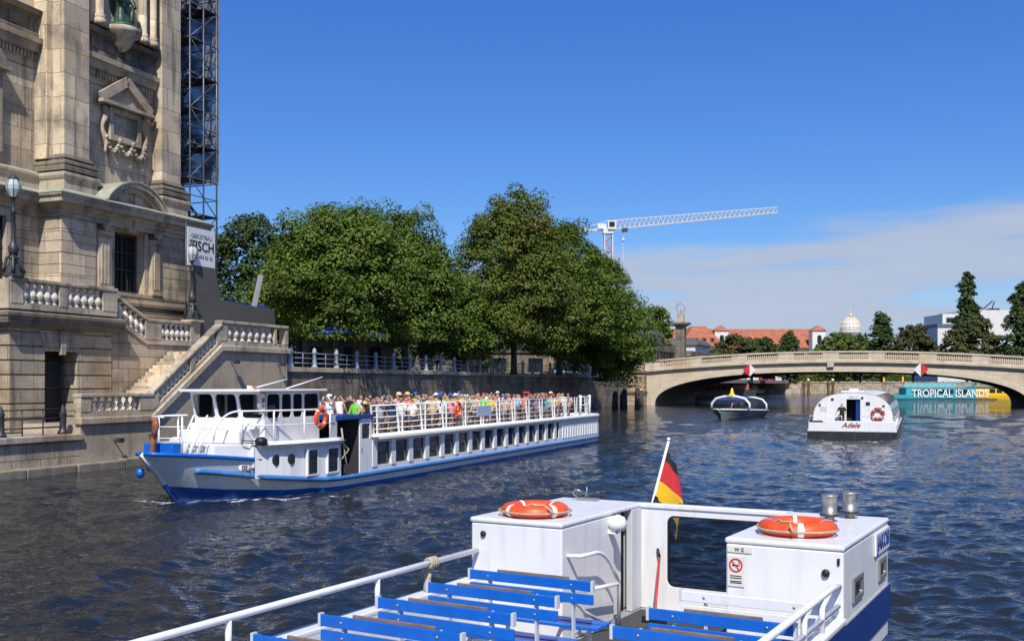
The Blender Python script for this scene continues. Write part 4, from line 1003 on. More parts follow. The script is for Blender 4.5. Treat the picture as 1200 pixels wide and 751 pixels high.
MB().lathe(CT-.5, -4.7, [(0, -.16), (.1, -.11), (.13, 0), (.1, .11), (0, .16)], 12, .95).build('fender', BLUE, tb)
em = MB().lathe(0, 0, [(.16, 0), (.16, .015), (.1, .02)], 20).mesh('crest_disc'); em.materials.append(WHITE)
# crest plate on the bow side
p_ = Vector(hp(-2.95, 1.0, 1, .03)); tg = (Vector(hp(-2.7, 1.0, 1))-Vector(hp(-3.2, 1.0, 1))); yaw = math.degrees(math.atan2(tg.y, tg.x))-90
cr = fitting(tb, 'crest_disc', p_, em, (90, 0, 90+yaw), 1.0); cr.scale = (1.25, .85, 1)
b = MB()
for k in (-1, 0, 1): b.box(k*.05-.015, k*.05+.015, -.08, .08, .021, .026)
b.box(-.09, .09, -.1, -.085, .021, .026).box(-.09, .09, .085, .1, .021, .026)
me = b.mesh('crest_mark'); me.materials.append(LETTER); o = bpy.data.objects.new('crest_mark', me); C.objects.link(o); o.parent = cr
# cabin sides: solid forward part, then piers between windows
Zt = 1.64
for sg in (-1, 1):
    b = MB(); ss = list(np.linspace(-2.36, 1.4, 13))
    if sg > 0: b.strip([[(CT+sg*(bt(s)-.05), s, rubz(s)), (CT+sg*(bt(s)-.05), s, Zt)] for s in ss])
    else: b.strip([[(CT+sg*(bt(s)-.05), s, .42), (CT+sg*(bt(s)-.05), s, Zt)] for s in ss+[31.9]])
    if sg > 0:
        X = TC+2.5
        b.box(X-.05, X, 3.45, 24.35, .42, .66).box(X-.05, X, 3.45, 24.35, 1.50, Zt).box(X-.05, X, 24.35, 31.9, .42, Zt)
        for k in range(15):
            s = 3.5+k*1.43; b.box(X-.12, X+.03, s, s+.34, .62, Zt-.02)
        k = 24.9
        while k < 31.7: b.box(X, X+.035, k, k+.24, .6, 1.5); k += .46
    b.build('cabin_side', GREYW if sg < 0 else WHITE_HULL, tb)
for k in range(14):
    s = 3.84+k*1.43; MB().box(TC+2.40, TC+2.42, s, s+1.09, .66, 1.5).build('saloon_window', DARKGLASS, tb)
MB().box(CT-2.65, CT+2.65, 31.86, 31.92, .42, 1.66).build('stern_wall', WHITE_HULL, tb)
MB().box(CT-1.85, CT+1.85, -2.34, -2.28, 1.0, 1.66).build('front_wall', WHITE, tb)
for s in (-1.62, -1.05):
    MB().plate(0, CT+bt(s)-.14, .13, (s-.15, s+.15, 1.03, 1.37), .149, 8).build('porthole', BLACK, tb)
for s0, s1 in ((-.42, .35), (.62, 1.22)):
    x = CT+bt((s0+s1)/2)-.05
    f = MB().ring(0, x-.04, .09, (s0-.06, s1+.06, .60, 1.50), (s0, s1, .66, 1.44), .05).build('saloon_window', WHITE, tb); MB().box(x-.03, x+.03, s0, s1, .66, 1.44).build('pane', DARKGLASS, f)
# entrance with blue canopy, door leaf, inner walls coloured black for the unlit well
MB().box(TC+1.2, TC+1.24, 1.4, 3.45, .42, 2.4).build('entrance_well', BLACK, tb)
MB().box(TC+1.2, TC+2.45, 1.4, 1.44, .42, Zt).build('entrance_side', GREYW, tb); MB().box(TC+1.25, TC+2.45, 2.62, 2.66, .42, 2.36).build('entrance_side_shade', M('entrance_shade', (.03, .03, .034), .9), tb)  # far side wall of the entrance, interior shade put into its colour
dl_ = MB().ring(0, TC+2.46, .05, (2.62, 3.46, 1.54, 2.34), (2.76, 3.34, 1.66, 2.2), .08).box(TC+2.46, TC+2.51, 2.62, 3.46, .44, 1.54).build('door', WHITE_HULL, tb); MB().box(TC+2.47, TC+2.48, 2.76, 3.34, 1.64, 2.22).build('pane', DARKGLASS, dl_); MB().box(TC+2.51, TC+2.53, 2.72, 2.76, 1.2, 1.36).build('handle', INOX, dl_)
MB().box(TC+1.2, TC+2.56, 1.3, 3.52, 2.36, 2.52).build('canopy', BLUE_HULL, tb, bevel=.03)
b = MB(); b.tube([(TC+2.52, 1.35, 2.1), (TC+2.56, 1.5, 1.2), (TC+2.54, 1.8, .45)], .03, 6); b.tube([(TC+2.52, 1.3, 1.7), (TC+2.6, 1.7, 1.35), (TC+2.53, 1.35, 1.05)], .03, 6); b.build('gangway_rope', ROPE, tb)
# upper deck with its round white gutter
b = MB(); b.strip([[(CT-bt(s)+.06, s, 1.70), (TC+(bt(s)-.06 if not 1.4 <= s < 3.4 else 1.2), s, 1.70)] for s in list(np.linspace(-2.3, 1.39, 10))+[1.4, 3.39, 3.4, 31.9]]); b.build('upper_deck', GREYW, tb)
b = MB()
b.tube([(CT+bt(s)-.02, s, 1.68) for s in np.linspace(-2.25, 1.35, 12)], .125, 10); b.tube([(TC+2.53, 3.5, 1.68), (TC+2.53, 31.4, 1.68)]+arc((TC+2.53, 31.5, 1.68), (TC+2.5, 32.0, 1.68), (TC+1.9, 32.0, 1.68))+[(CT-2.6, 32.0, 1.68)], .125, 10)
b.tube([(CT-bt(s)+.02, s, 1.68) for s in list(np.linspace(-1.0, 1.35, 8))+[31.9]], .125, 8); b.build('gutter_rim', WHITE, tb)
# raised trunk before the wheelhouse
b = MB(); b.prism([(10.2, -3.4, 1.28), (12.55, -3.4, 1.28), (13.12, -2.25, 1.28), (9.6, -2.25, 1.28)], (0, 0, .46)); b.build('trunk', WHITE_HULL, tb, bevel=.03)
b = MB(); b.box(10.5, 12.9, -2.6, -1.7, 1.755, 2.16); b.build('trunk_step', WHITE_HULL, tb, bevel=.03)
MB().box(10.6, 13.15, -2.1, -1.7, 2.165, 2.36).build('trunk_step', WHITE_HULL, tb, bevel=.03)
# wheelhouse
wh = MB().box(10.95, 13.65, -2.45, .75, 1.71, 2.48).build('wheelhouse', WHITE_HULL, tb, bevel=.02)
zb, zt_ = 2.48, 3.35; fs, ft = -2.45, -2.62
def tilt(mb, k=.29):
    mb.v = [(x, y-(z-zb)*k, z) for x, y, z in mb.v]; return mb
b = MB()
for t0, t1 in ((10.96, 11.85), (11.85, 12.75), (12.75, 13.64)): tilt(b.ring(1, fs, .06, (t0, t1, zb, zt_-.002), (t0+.06, t1-.06, zb+.05, zt_-.07), .12), 0)
tilt(b); b.build('window_front', WHITE_HULL, wh)
b = MB()
for t0 in (13.585, 10.96):
    for s0, s1 in ((-2.36, -1.55), (-1.55, -.90), (-.90, -.25), (-.25, .74)): b.ring(0, t0, .06, (s0, s1, zb, zt_-.002), (s0+.06, s1-.06, zb+.04, zt_-.07), .12)
b.ring(1, .68, .06, (10.97, 13.63, zb, zt_-.003), (11.1, 13.5, zb+.05, zt_-.08), .1); b.build('window_side', WHITE_HULL, wh)
for t0, t1 in ((11.02, 11.80), (11.90, 12.70), (12.80, 13.58)): tilt(MB().box(t0, t1, fs+.03, fs+.04, zb+.03, zt_-.03)).build('windscreen_pane', CLEAR, wh)
for s0, s1 in ((-2.3, -1.6), (-1.5, -.95), (-.85, -.3), (-.2, .68)):
    for t in (13.61, 10.98): MB().box(t, t+.01, s0, s1, zb+.02, zt_-.03).build('side_pane', CLEAR, wh)
MB().box(10.75, 13.85, -3.0, .95, zt_, zt_+.085).build('wheelhouse_roof', WHITE, wh, bevel=.03)
b = MB(); b.box(11.5, 13.0, -1.9, -1.5, 2.0, 2.62); b.build('console', IRON, wh); b = MB(); b.tube([(12.2+.25*math.cos(a), -1.42, 2.72+.25*math.sin(a)) for a in [2*math.pi*k/16 for k in range(16)]], .02, 6, closed=True); b.build('steering_wheel', BLACK, wh)
b = MB(); b.tube([(12.4, -1.4, zt_+.1), (12.9, -.1, zt_+.42)], .02, 6); b.tube([(12.6, .3, zt_+.1), (13.3, 1.5, zt_+.5)], .02, 6); b.box(12.3, 12.42, -1.5, -1.38, zt_+.085, zt_+.2); b.build('folded_mast', WHITE_RAIL, wh)
MB().lathe(13.4, -2.6, [(.05, 0), (.06, .05), (0, .12)], 8, zt_+.085).build('running_light', ORANGE, wh)
MB().box(13.66, 13.78, -2.3, -2.05, 2.82, 2.93).build('side_lamp', BLACK, wh)
b = MB(); b.tube([(13.05, -2.7, 1.86), (13.3, -2.4, 1.84)], .02, 6); b.lathe(13.45, -2.25, [(0, -.16), (.18, -.14), (.2, .02), (.1, .1), (0, .11)], 12, 1.85); b.build('horn', BLACK, tb)
wh.location += Vector((-.35, .6, 0))
# rails round the upper foredeck and the wheelhouse
def sider(s): return CT+bt(s)-.16
b = MB(); top = [(12.4, -3.25, 1.76)]+arc((12.45, -3.2, 2.2), (12.55, -2.95, 2.76), (12.9, -2.6, 2.76))+[(sider(s), s, 2.76) for s in np.linspace(-1.6, 1.2, 6)]
b.tube(top, .03, 8); b.tube([(12.85, -2.6, 2.3)]+[(sider(s), s, 2.3) for s in np.linspace(-1.8, 1.2, 6)], .022, 6)
fr_ = b.build('fore_rail', WHITE_RAIL, tb)
for s in (-2.55, -1.6, -.35, .95): MB().tube([(12.95 if s < -2.5 else sider(s), s, 1.72), (12.95 if s < -2.5 else sider(s), s, 2.76)], .03, 8).build('rail_post', WHITE_RAIL, fr_)
MB().box(sider(1)-.02, sider(1), 1.0, 1.4, 1.75, 2.55).build('rail_panel', GREYW, fr_)
b = MB(); b.tube([(10.9, -3.9, 2.62), (10.8, -2.7, 2.66), (10.9, -3.9, 2.62), (11.9, -3.8, 2.66)], .03, 8); b.tube([(10.9, -3.9, 2.3), (11.8, -3.8, 2.3)], .02, 6); b.tube([(10.9, -3.9, 1.95), (11.7, -3.8, 1.95)], .02, 6)
for t, s in ((10.9, -3.9), (10.8, -2.9), (11.7, -3.8)): b.tube([(t, s, 1.5), (t, s, 2.64)], .03, 8)
b.build('fore_rail', WHITE_RAIL, tb)
for t in (11.9, 12.4):
    b = MB(); b.tube([(t, -3.5, 2.66), (t-.3, -4.0, 1.4)], .028, 6); b.tube([(t+.12, -3.5, 2.3), (t-.12, -4.0, 1.4)], .024, 6); b.build('ladder_rail', WHITE_RAIL, tb)
b = MB()
for z in (1.45, 1.62, 1.8): b.box(11.8, 12.3, -3.85+(z-1.45)*.6, -3.7+(z-1.45)*.6, z, z+.03)
for t in (11.8, 12.28): b.bar((t, -3.9, 1.3), (t, -3.6, 1.85), .03, .05)
b.build('deck_ladder', WHITE, tb)
for t0 in (10.85, 11.45): MB().box(t0, t0+.5, -4.5, -4.15, 1.40, 1.84).build('blue_locker', BLUE, tb, bevel=.02)
js = MB().tube([(11.35, -4.75, 1.4), (11.47, -4.7, 2.5)], .07, 8, rr=[.085, .06]).build('jackstaff', M('varnished_wood', (.42, .15, .03), .35, .2, 4), tb)
MB().tube([(11.42, -4.73, 1.95), (11.46, -4.7, 2.35), (11.42, -4.65, 2.52), (11.15, -4.6, 2.58)], .09, 8, rr=[.06, .11, .1, .04]).build('furled_pennant', M('furled_cloth', (.22, .07, .05), .8, .6, 9), js)
MB().tube([(11.47, -4.7, 2.5), (11.25, -4.6, 2.66), (11.8, -4.75, 2.62)], .03, 6).build('masthead', WHITE, js)
# passenger rails: pairs of slanted posts and four bars
pr2 = MB()
for z in (1.95, 2.17, 2.39, 2.61): pr2.tube([(TC+2.40, 3.55, z), (TC+2.40, 30.2, z)], .018, 6)
pr2.tube([(TC+2.40, 3.55, 2.82), (TC+2.40, 30.2, 2.82)], .028, 8); pr2 = pr2.build('deck_rail', WHITE_RAIL, tb)
for k in range(14):
    s = 3.6+k*1.98; MB().bar((TC+2.42, s+.16, 1.72), (TC+2.42, s-.05, 2.84), .07, .05).bar((TC+2.42, s+.42, 1.72), (TC+2.42, s+.42, 2.84), .05, .05).build('rail_post', WHITE_RAIL, pr2)
MB().tube([(CT-2.62, 3.55, 2.82), (CT-2.62, 30.2, 2.82)], .028, 6).build('deck_rail', WHITE_RAIL, tb)
for k in range(14): MB().tube([(CT-2.62, 3.6+k*1.98, 1.7), (CT-2.62, 3.6+k*1.98, 2.82)], .025, 6).build('rail_post', WHITE_RAIL, tb)
b = MB()
for s in (28.5, 30.3): b.tube([(TC+2.40, s, 1.72), (TC+2.40, s, 2.95)], .09, 10)
b.tube([(TC+2.4, 28.5, 2.85), (TC+2.4, 30.3, 2.85)], .04, 6).tube([(TC+2.4, 28.5, 2.35), (TC+2.4, 30.3, 2.35)], .03, 6); b.build('stern_gate', WHITE, tb)
MB().box(TC+2.44, TC+2.46, 13.15, 14.75, 2.16, 2.62).build('rail_board', M('pale_blue_board', (.42, .53, .66), .5, .05), tb)
def hung(label, fr, pos, turn):
    o = lifering(label, fr, pos, 90, GL, rope=False, turn=turn); return o
hung('orange life ring hung on the rail beside the wheelhouse of the tour boat', RV, (sider(.3)+.12, .25, 2.48), 90)
hung('orange life ring hung on the passenger rail amidships of the tour boat', RV, (TC+2.53, 10.9, 2.5), 90)
# benches of the upper deck
bm_ = MB(); bm_.box(-.75, .75, .0, .4, .40, .44); bm_.box(-.75, .75, .40, .44, .5, .85)
for x in (-.6, .6): bm_.box(x-.03, x+.03, .05, .38, 0, .4)
bm_ = bm_.mesh('bench'); bm_.materials.append(M('bench_grey_wood', (.26, .20, .17), .6, .2, 5))
ROWS = [2.25+.9*k for k in range(29)]
for s in ROWS:
    for t in (TC-2.0, TC+1.35):
        if t > TC and 1.0 < s < 4.3: continue
        o = bpy.data.objects.new('bench', bm_); C.objects.link(o); o.parent = tb; o.location = Vector((t, s, 1.70))-Vector(OFF[tb.name])
# ------------------------------------------------------------------ people
import bmesh
def objcol(name, rough=.8):
    m, t, b = newmat(name); oi = nd(t, 'ShaderNodeObjectInfo'); tcn = nd(t, 'ShaderNodeTexCoord')
    n = nd(t, 'ShaderNodeTexNoise'); n.inputs['Scale'].default_value = 9; lk(t, tcn.outputs['Object'], n.inputs['Vector'])
    lk(t, mixc(t, .5, oi.outputs['Color'], ramp(t, n.outputs[0], [(.3, .38), (.7, .6)]), 'OVERLAY'), b.inputs['Base Color']); b.inputs['Roughness'].default_value = rough; return m
SHIRT = objcol('shirt_cloth')
def objramp(name, src, stops, rough):
    m, t, b = newmat(name); oi = nd(t, 'ShaderNodeObjectInfo'); lk(t, ramp(t, oi.outputs[src], stops), b.inputs['Base Color']); b.inputs['Roughness'].default_value = rough; return m
HAIR = objramp('hair', 'Alpha', [(0.0, (.010, .008, .006)), (.45, (.04, .020, .010)), (.7, (.11, .055, .022)), (.88, (.30, .19, .075)), (1.0, (.34, .32, .30))], .5)
SKIN = objramp('skin', 'Random', [(0, (.52, .29, .19)), (.5, (.62, .37, .25)), (1, (.42, .21, .13))], .5)
TROU = objramp('trousers', 'Random', [(0, (.03, .04, .09)), (.3, (.28, .24, .17)), (.6, (.02, .02, .022)), (.8, (.35, .35, .34)), (1, (.06, .09, .2))], .85)
def skinned(name, J, E, sub=1):
    me = bpy.data.meshes.new(name); bm = bmesh.new(); lay = bm.verts.layers.skin.verify(); vs = {}
    for k, (p, r) in J.items():
        v = bm.verts.new(p); v[lay].radius = (r, r); v[lay].use_root = (k == 'pelvis'); vs[k] = v
    for a, c in E: bm.edges.new((vs[a], vs[c]))
    bm.to_mesh(me); bm.free()
    o = bpy.data.objects.new(name, me); C.objects.link(o)
    o.modifiers.new('skin', 'SKIN').use_smooth_shade = True
    s = o.modifiers.new('sub', 'SUBSURF'); s.levels = sub; s.render_levels = sub
    dg = bpy.context.evaluated_depsgraph_get(); out = bpy.data.meshes.new_from_object(o.evaluated_get(dg))
    bpy.data.objects.remove(o); bpy.data.meshes.remove(me); out.name = name
    out.polygons.foreach_set('use_smooth', [True]*len(out.polygons))
    return out
LEGE = [('pelvis', 'hipL'), ('hipL', 'kneeL'), ('kneeL', 'ankL'), ('ankL', 'toeL'), ('pelvis', 'hipR'), ('hipR', 'kneeR'), ('kneeR', 'ankR'), ('ankR', 'toeR')]
BODE = [('pelvis', 'waist'), ('waist', 'chest'), ('chest', 'neck'), ('neck', 'jaw'), ('jaw', 'head'), ('head', 'crown'), ('head', 'nose')]
ARME = [('chest', 'shL'), ('shL', 'elL'), ('elL', 'wrL'), ('wrL', 'haL'), ('chest', 'shR'), ('shR', 'elR'), ('elR', 'wrR'), ('wrR', 'haR')]
def seated(name, armL, armR, lean=0.0, turn=0.0, long_hair=False, sleeves=True, dz=0.0, scale=1.0):
    ct, st = math.cos(R(turn)), math.sin(R(turn))
    def hd(x, y, z): return (x*ct+y*st, -x*st+y*ct+lean, z)
    J = {'pelvis': ((0, 0, .53), .15), 'waist': ((0, -.01+lean*.3, .74), .135), 'chest': ((0, lean*.8, .98), .16), 'neck': ((0, lean+.01, 1.15), .055),
         'jaw': (hd(0, .03, 1.215), .078), 'head': (hd(0, .02, 1.29), .098), 'crown': (hd(0, .01, 1.35), .075), 'nose': (hd(0, .125, 1.265), .018)}
    for sd_, sx, arm in (('L', 1, armL), ('R', -1, armR)):
        J['hip'+sd_] = ((sx*.09, .03, .52), .095); J['knee'+sd_] = ((sx*.12, .45, .51), .065); J['ank'+sd_] = ((sx*.12, .43, .10), .045); J['toe'+sd_] = ((sx*.13, .56, .05), .04)
        J['sh'+sd_] = ((sx*.185, lean*.85, 1.05), .068)
        for k, (x, y, z), r in zip(('el', 'wr', 'ha'), arm, (.048, .036, .04)): J[k+sd_] = ((sx*x, y+lean*.6, z), r)
    me = skinned(name, J, BODE+ARME+LEGE)
    for m in (SHIRT, SKIN, HAIR, TROU): me.materials.append(m)
    for p in me.polygons:
        x, y, z = p.center; y0 = y-lean; fx, fy = x*ct-y0*st, x*st+y0*ct
        if z > 1.155 and abs(x) < .15 and math.hypot(x, y0) < .2:
            hair = (z > 1.295 and fy < .105) or (fy < .03 and z > (1.02 if long_hair else 1.185))
            p.material_index = 2 if hair else 1
        elif long_hair and fy < -.07 and z > .98 and abs(x) < .11: p.material_index = 2
        elif z < .62 and y > .06 or z < .58: p.material_index = 3 if (z > .42 or y < .2) and not (z < .45) else (1 if z > .09 else 3)
        elif abs(x) > (.20 if sleeves else .165) and (z < .93 if sleeves else True): p.material_index = 1
        elif z > 1.12 and abs(x) < .09: p.material_index = 1
        elif abs(x) > .19 and z > 1.13: p.material_index = 1
        else: p.material_index = 0
    if scale != 1: me.transform(Matrix.Scale(scale, 4))
    return me
down = ((.25, .06, .79), (.19, .27, .70), (.14, .36, .68))
POSES = [seated('person', down, down), seated('person', down, ((.27, .12, .85), (.13, .26, 1.08), (.06, .24, 1.22)), lean=.04, turn=20),
         seated('person', ((.26, .10, .80), (.10, .28, .88), (.0, .30, .90)), ((.26, .10, .80), (.08, .26, .84), (-.04, .30, .86)), lean=.05, turn=-35, long_hair=True),
         seated('person', down, ((.30, .0, .80), (.34, .18, .98), (.33, .25, 1.08)), lean=-.03, turn=55, sleeves=False, long_hair=True),
         seated('person', ((.28, -.02, .82), (.34, -.05, .60), (.34, -.04, .52)), down, lean=.09, turn=-70),
         seated('person', ((.27, .20, 1.12), (.12, .30, 1.30), (.08, .30, 1.36)), ((.27, .20, 1.12), (.12, .30, 1.30), (.08, .30, 1.36)), turn=10, sleeves=False),
         seated('person', down, ((.26, .05, .80), (.22, .24, .75), (.18, .34, .74)), lean=.02, turn=150, long_hair=True),
         seated('person', ((.24, .1, .8), (.2, .3, .9), (.18, .38, .95)), down, lean=.03, turn=-15, scale=.88)]
strawm = MB().lathe(0, 0, [(.19, 0), (.20, .008), (.115, .02), (.105, .09), (.05, .12), (0, .122)], 14).mesh('sun_hat'); strawm.materials.append(M('straw', (.62, .48, .26), .8, .2, 30))
capm = MB().lathe(0, 0, [(.112, 0), (.112, .03), (.09, .08), (.04, .105), (0, .11)], 12).box(-.07, .07, .09, .2, 0, .012).mesh('cap'); capm.materials.append(M('white_cap', (.75, .75, .73), .8, .05, 4))
redcap = capm.copy(); redcap.materials.clear(); redcap.materials.append(M('red_cap', (.5, .03, .04), .8, .1, 4)); redcap.name = 'cap'
bluecap = capm.copy(); bluecap.materials.clear(); bluecap.materials.append(M('blue_cap', (.03, .09, .42), .8, .1, 4)); bluecap.name = 'cap'
COLS = [('white', (.80, .80, .78)), ('white', (.76, .76, .76)), ('white', (.8, .79, .75)), ('pale blue', (.38, .52, .68)), ('navy', (.02, .035, .11)), ('black', (.012, .012, .014)), ('red', (.5, .03, .04)), ('pink', (.70, .30, .36)), ('coral', (.68, .20, .12)), ('beige', (.55, .45, .31)), ('grey', (.30, .31, .33)), ('lime green', (.16, .55, .06)), ('turquoise', (.05, .42, .48)), ('yellow', (.70, .52, .08)), ('olive', (.14, .15, .06)), ('peach', (.72, .46, .32))]
ORD = 'first second third fourth fifth sixth seventh eighth ninth tenth eleventh twelfth thirteenth fourteenth fifteenth sixteenth seventeenth eighteenth nineteenth twentieth'.split()
ORD += ['twenty-'+x for x in ORD[:9]]+['thirtieth']
def person(me, label, fr, pos, yaw, col, hair, group=None, hat=None, hatz=1.37, hatoff=(0, .015)):
    o = bpy.data.objects.new('person', me); C.objects.link(o); o.location = fr.w(*pos); o.rotation_euler = (0, 0, fr.r+R(yaw))
    o.color = (*col, hair); o['label'] = label; o['category'] = 'person'
    if group: o['group'] = group
    if hat:
        h = bpy.data.objects.new('sun_hat' if hat is strawm else 'cap', hat); C.objects.link(h); h.parent = o; h.location = (hatoff[0], hatoff[1], hatz)
    return o
SEATS = [(TC+1.92, 'river-side rail seat'), (TC+1.38, 'river-side middle seat'), (TC+.84, 'river-side aisle seat'), (TC-1.45, 'quay-side aisle seat'), (TC-2.0, 'quay-side middle seat'), (TC-2.55, 'quay-side rail seat')]
pr9 = random.Random(21)
for i, s in enumerate(ROWS):
    for j, (t, seat) in enumerate(SEATS):
        if t > TC and 1.0 < s < 4.3: continue
        if pr9.random() < (.03 if j < 3 else .12): continue
        pi = pr9.randrange(8); me = POSES[pi]; cn, cc = pr9.choice(COLS)
        if s > 14 and s < 15 and j == 0: cn, cc = 'lime green', (.16, .6, .06)
        hr = pr9.random(); hat = None; hn = ''
        if pi not in (4, 6, 3) and pr9.random() < .30:
            hat, hn = pr9.choice([(strawm, ' and straw hat'), (capm, ' and white cap'), (capm, ' and white cap'), (redcap, ' and red cap'), (bluecap, ' and blue cap')])
        turn = {0: 0, 1: 20, 2: -35, 3: 55, 4: -70, 5: 10, 6: 150, 7: -15}[pi]; lean = {1: .04, 2: .05, 5: 0, 7: .03, 0: 0}.get(pi, 0)
        person(me, f'passenger in {cn} top{hn}, {ORD[i]} row behind wheelhouse, {seat}', RV, (t+pr9.uniform(-.05, .05), s+.22+pr9.uniform(-.05, .05), 1.70+.03+pr9.uniform(-.03, .05)), 180+pr9.uniform(-14, 14), cc, hr, 'passengers on the tour boat upper deck', hat, (1.36 if pi != 7 else 1.36*.88), (0, lean+.01))
# standing figures
def standing(name, armL, armR, short=True):
    J = {'pelvis': ((0, 0, .95), .145), 'waist': ((0, .01, 1.12), .135), 'chest': ((0, 0, 1.36), .16), 'neck': ((0, .01, 1.53), .056), 'jaw': ((0, .035, 1.60), .078), 'head': ((0, .025, 1.67), .098), 'crown': ((0, .01, 1.73), .075), 'nose': ((0, .13, 1.645), .018)}
    for sd_, sx, arm in (('L', 1, armL), ('R', -1, armR)):
        J['hip'+sd_] = ((sx*.09, 0, .90), .095); J['knee'+sd_] = ((sx*.11, .02, .50), .066); J['ank'+sd_] = ((sx*.12, -.01, .09), .045); J['toe'+sd_] = ((sx*.14, .12, .045), .042)
        J['sh'+sd_] = ((sx*.19, 0, 1.43), .068)
        for k, (x, y, z), r in zip(('el', 'wr', 'ha'), arm, (.05, .037, .042)): J[k+sd_] = ((sx*x, y, z), r)
    me = skinned(name, J, BODE+ARME+LEGE)
    for m in (SHIRT, SKIN, HAIR, TROU): me.materials.append(m)
    for p in me.polygons:
        x, y, z = p.center
        if z > 1.56 and abs(x) < .15: p.material_index = 2 if (z > 1.69 and y < .1) or (y < 0 and z > 1.6) else 1
        elif z < .98: p.material_index = 3 if z > .46 or not short else (1 if z > .08 else 3)
        elif abs(x) > .21 and z < 1.27: p.material_index = 1
        elif z > 1.5 and abs(x) < .09: p.material_index = 1
        else: p.material_index = 0
    for p in me.polygons:
        x, y, z = p.center
        if abs(x) > .215 and z < 1.27: p.material_index = 1
    return me
STAND = standing('person', ((.25, -.02, 1.16), (.26, .06, .92), (.26, .1, .84)), ((.25, -.02, 1.16), (.26, .06, .92), (.26, .1, .84)))
CREW = standing('person', ((.30, .02, 1.20), (.36, .16, 1.02), (.38, .22, .98)), ((.25, .0, 1.18), (.14, .14, 1.02), (.06, .2, .98)), False)

# ------------------------------------------------------------------ white round-roofed boat moving away
AC = 28.6; AS = 39.8
ad = thing('round_roofed_boat', 'white round-roofed tour boat seen from its stern with a red life ring', 'boat', RV, (AC, AS, 0))
LEN = 36.0
b = MB()
for z0, z1, w0, w1 in ((-.5, .55, 2.68, 2.74),):
    secs = [(0, 1), (24, 1), (30, .86), (34, .5), (36, .05)]
    for sg in (-1, 1): b.strip([[(AC+sg*w0*k, AS+v, z0), (AC+sg*w1*k, AS+v, z1)] for v, k in secs])
    b.add([(AC-w0, AS, z0), (AC+w0, AS, z0), (AC+w1, AS, z1), (AC-w1, AS, z1)], [(0, 1, 2, 3)])
    b.strip([[(AC-w1*k, AS+v, z1), (AC+w1*k, AS+v, z1)] for v, k in secs])
b.build('hull', M('black_hull_paint', (.02, .021, .022), .4, .2, 2, dirt=(.08, .08, .075)), ad)
b = MB()
for sg in (-1, 1): b.box(AC+sg*2.62, AC+sg*2.70, AS+.02, AS+26, .555, .72)
b.build('side_coaming', WHITE, ad)
st_ = MB().box(AC-2.66, AC+2.66, AS+.0, AS+.10, .555, 1.24).build('stern_bulwark', WHITE, ad, bevel=.03)
lt = text_mesh('Adele', .46, .003, shear=.35, bold=.012); lt.materials.append(M('dark_red_lettering', (.22, .015, .03), .5)); o = bpy.data.objects.new('lettering', lt); C.objects.link(o); o.parent = st_; o.location = (AC-.05-AC, -.006, .96); o.rotation_euler = (R(90), 0, 0)
MB().box(AC-2.6, AC+2.6, AS+.1, AS+1.2, .56, .60).build('aft_deck', DECK, ad)
def arch_pts(wd, z0, h, n=18, p=2.6):
    out = []
    for k in range(n+1):
        a = math.pi*k/n; c, s_ = math.cos(a), math.sin(a)
        out.append((AC+wd*math.copysign(abs(c)**(2/p), c), z0+h*abs(s_)**(2/p)))
    return out
# cabin: arched shell with glazed bays behind a white stern wall with a door opening
ap = arch_pts(2.46, 1.25, 1.78)
prof = [(AC+2.46, .56)]+ap+[(AC-2.46, .56)]
b = MB(); dx0, dx1, dz = AC-.38, AC+.48, 2.62
mid = [p for p in prof if dx0 < p[0] < dx1 and p[1] > 2]
zt0 = np.interp(dx0, sorted(p[0] for p in ap), [z for x, z in sorted(ap)]); zt1 = np.interp(dx1, sorted(p[0] for p in ap), [z for x, z in sorted(ap)])
for poly in ([p for p in prof if p[0] >= dx1]+[(dx1, zt1), (dx1, .56)][0:0]+[(dx1, float(zt1)), (dx1, .56)], [(dx0, .56), (dx0, float(zt0))]+[p for p in prof if p[0] <= dx0], [(dx1, dz), (dx1, float(zt1))]+mid+[(dx0, float(zt0)), (dx0, dz)]):
    b.prism([(x, AS+1.2, z) for x, z in poly], (0, .1, 0))
b.build('stern_wall', WHITE, ad)
b = MB(); b.box(dx0-.05, dx1+.05, AS+2.2, AS+2.24, .6, 2.7).build('door_interior', M('dark_interior', (.02, .022, .028), .8), ad)
MB().box(dx1-.28, dx1, AS+1.34, AS+1.38, .62, 2.6).build('door', BLUE_HULL, ad)
b = MB()
for v0 in np.arange(1.2, 27, 2.6):
    rows = [[(x, AS+v, z) for x, z in arch_pts(2.5, 1.25, 1.8)] for v in (v0, v0+.22)]; b.strip(rows, True)
b.strip([[(x, AS+v, z) for x, z in arch_pts(2.5, 1.25, 1.8)[6:13]] for v in (1.2, 28)], True)
for sg in (-1, 1): b.box(AC+sg*2.46, AC+sg*2.50, AS+1.2, AS+28, .56, 1.26)
b.build('roof_frame', WHITE, ad)
b = MB(); b.strip([[(x, AS+v, z) for x, z in arch_pts(2.47, 1.25, 1.77)] for v in (1.32, 28)], True)
b.build('roof_glazing', GLASSROOF, ad)
b = MB(); b.box(AC-.9, AC+.6, AS+4, AS+6, 3.04, 3.14); b.box(AC-.4, AC+.2, AS+4.6, AS+5.4, 3.14, 3.3); b.build('roof_hatch', WHITE, ad, bevel=.03)
for sg in (-1, 1):
    f = MB(); f.tube([(AC+sg*2.6, AS+.15, 1.24), (AC+sg*2.6, AS+.15, 1.55), (AC+sg*.6, AS+.15, 1.55)], .025, 6)
    for q in (2.0, 1.3, .6): f.tube([(AC+sg*q, AS+.15, 1.24), (AC+sg*q, AS+.15, 1.55)], .02, 6)
    f.build('stern_rail', WHITE_RAIL, ad)
b = MB(); b.tube([(AC+2.66, AS+.6, 1.3), (AC+2.66, AS+8, 1.3)], .03, 6)
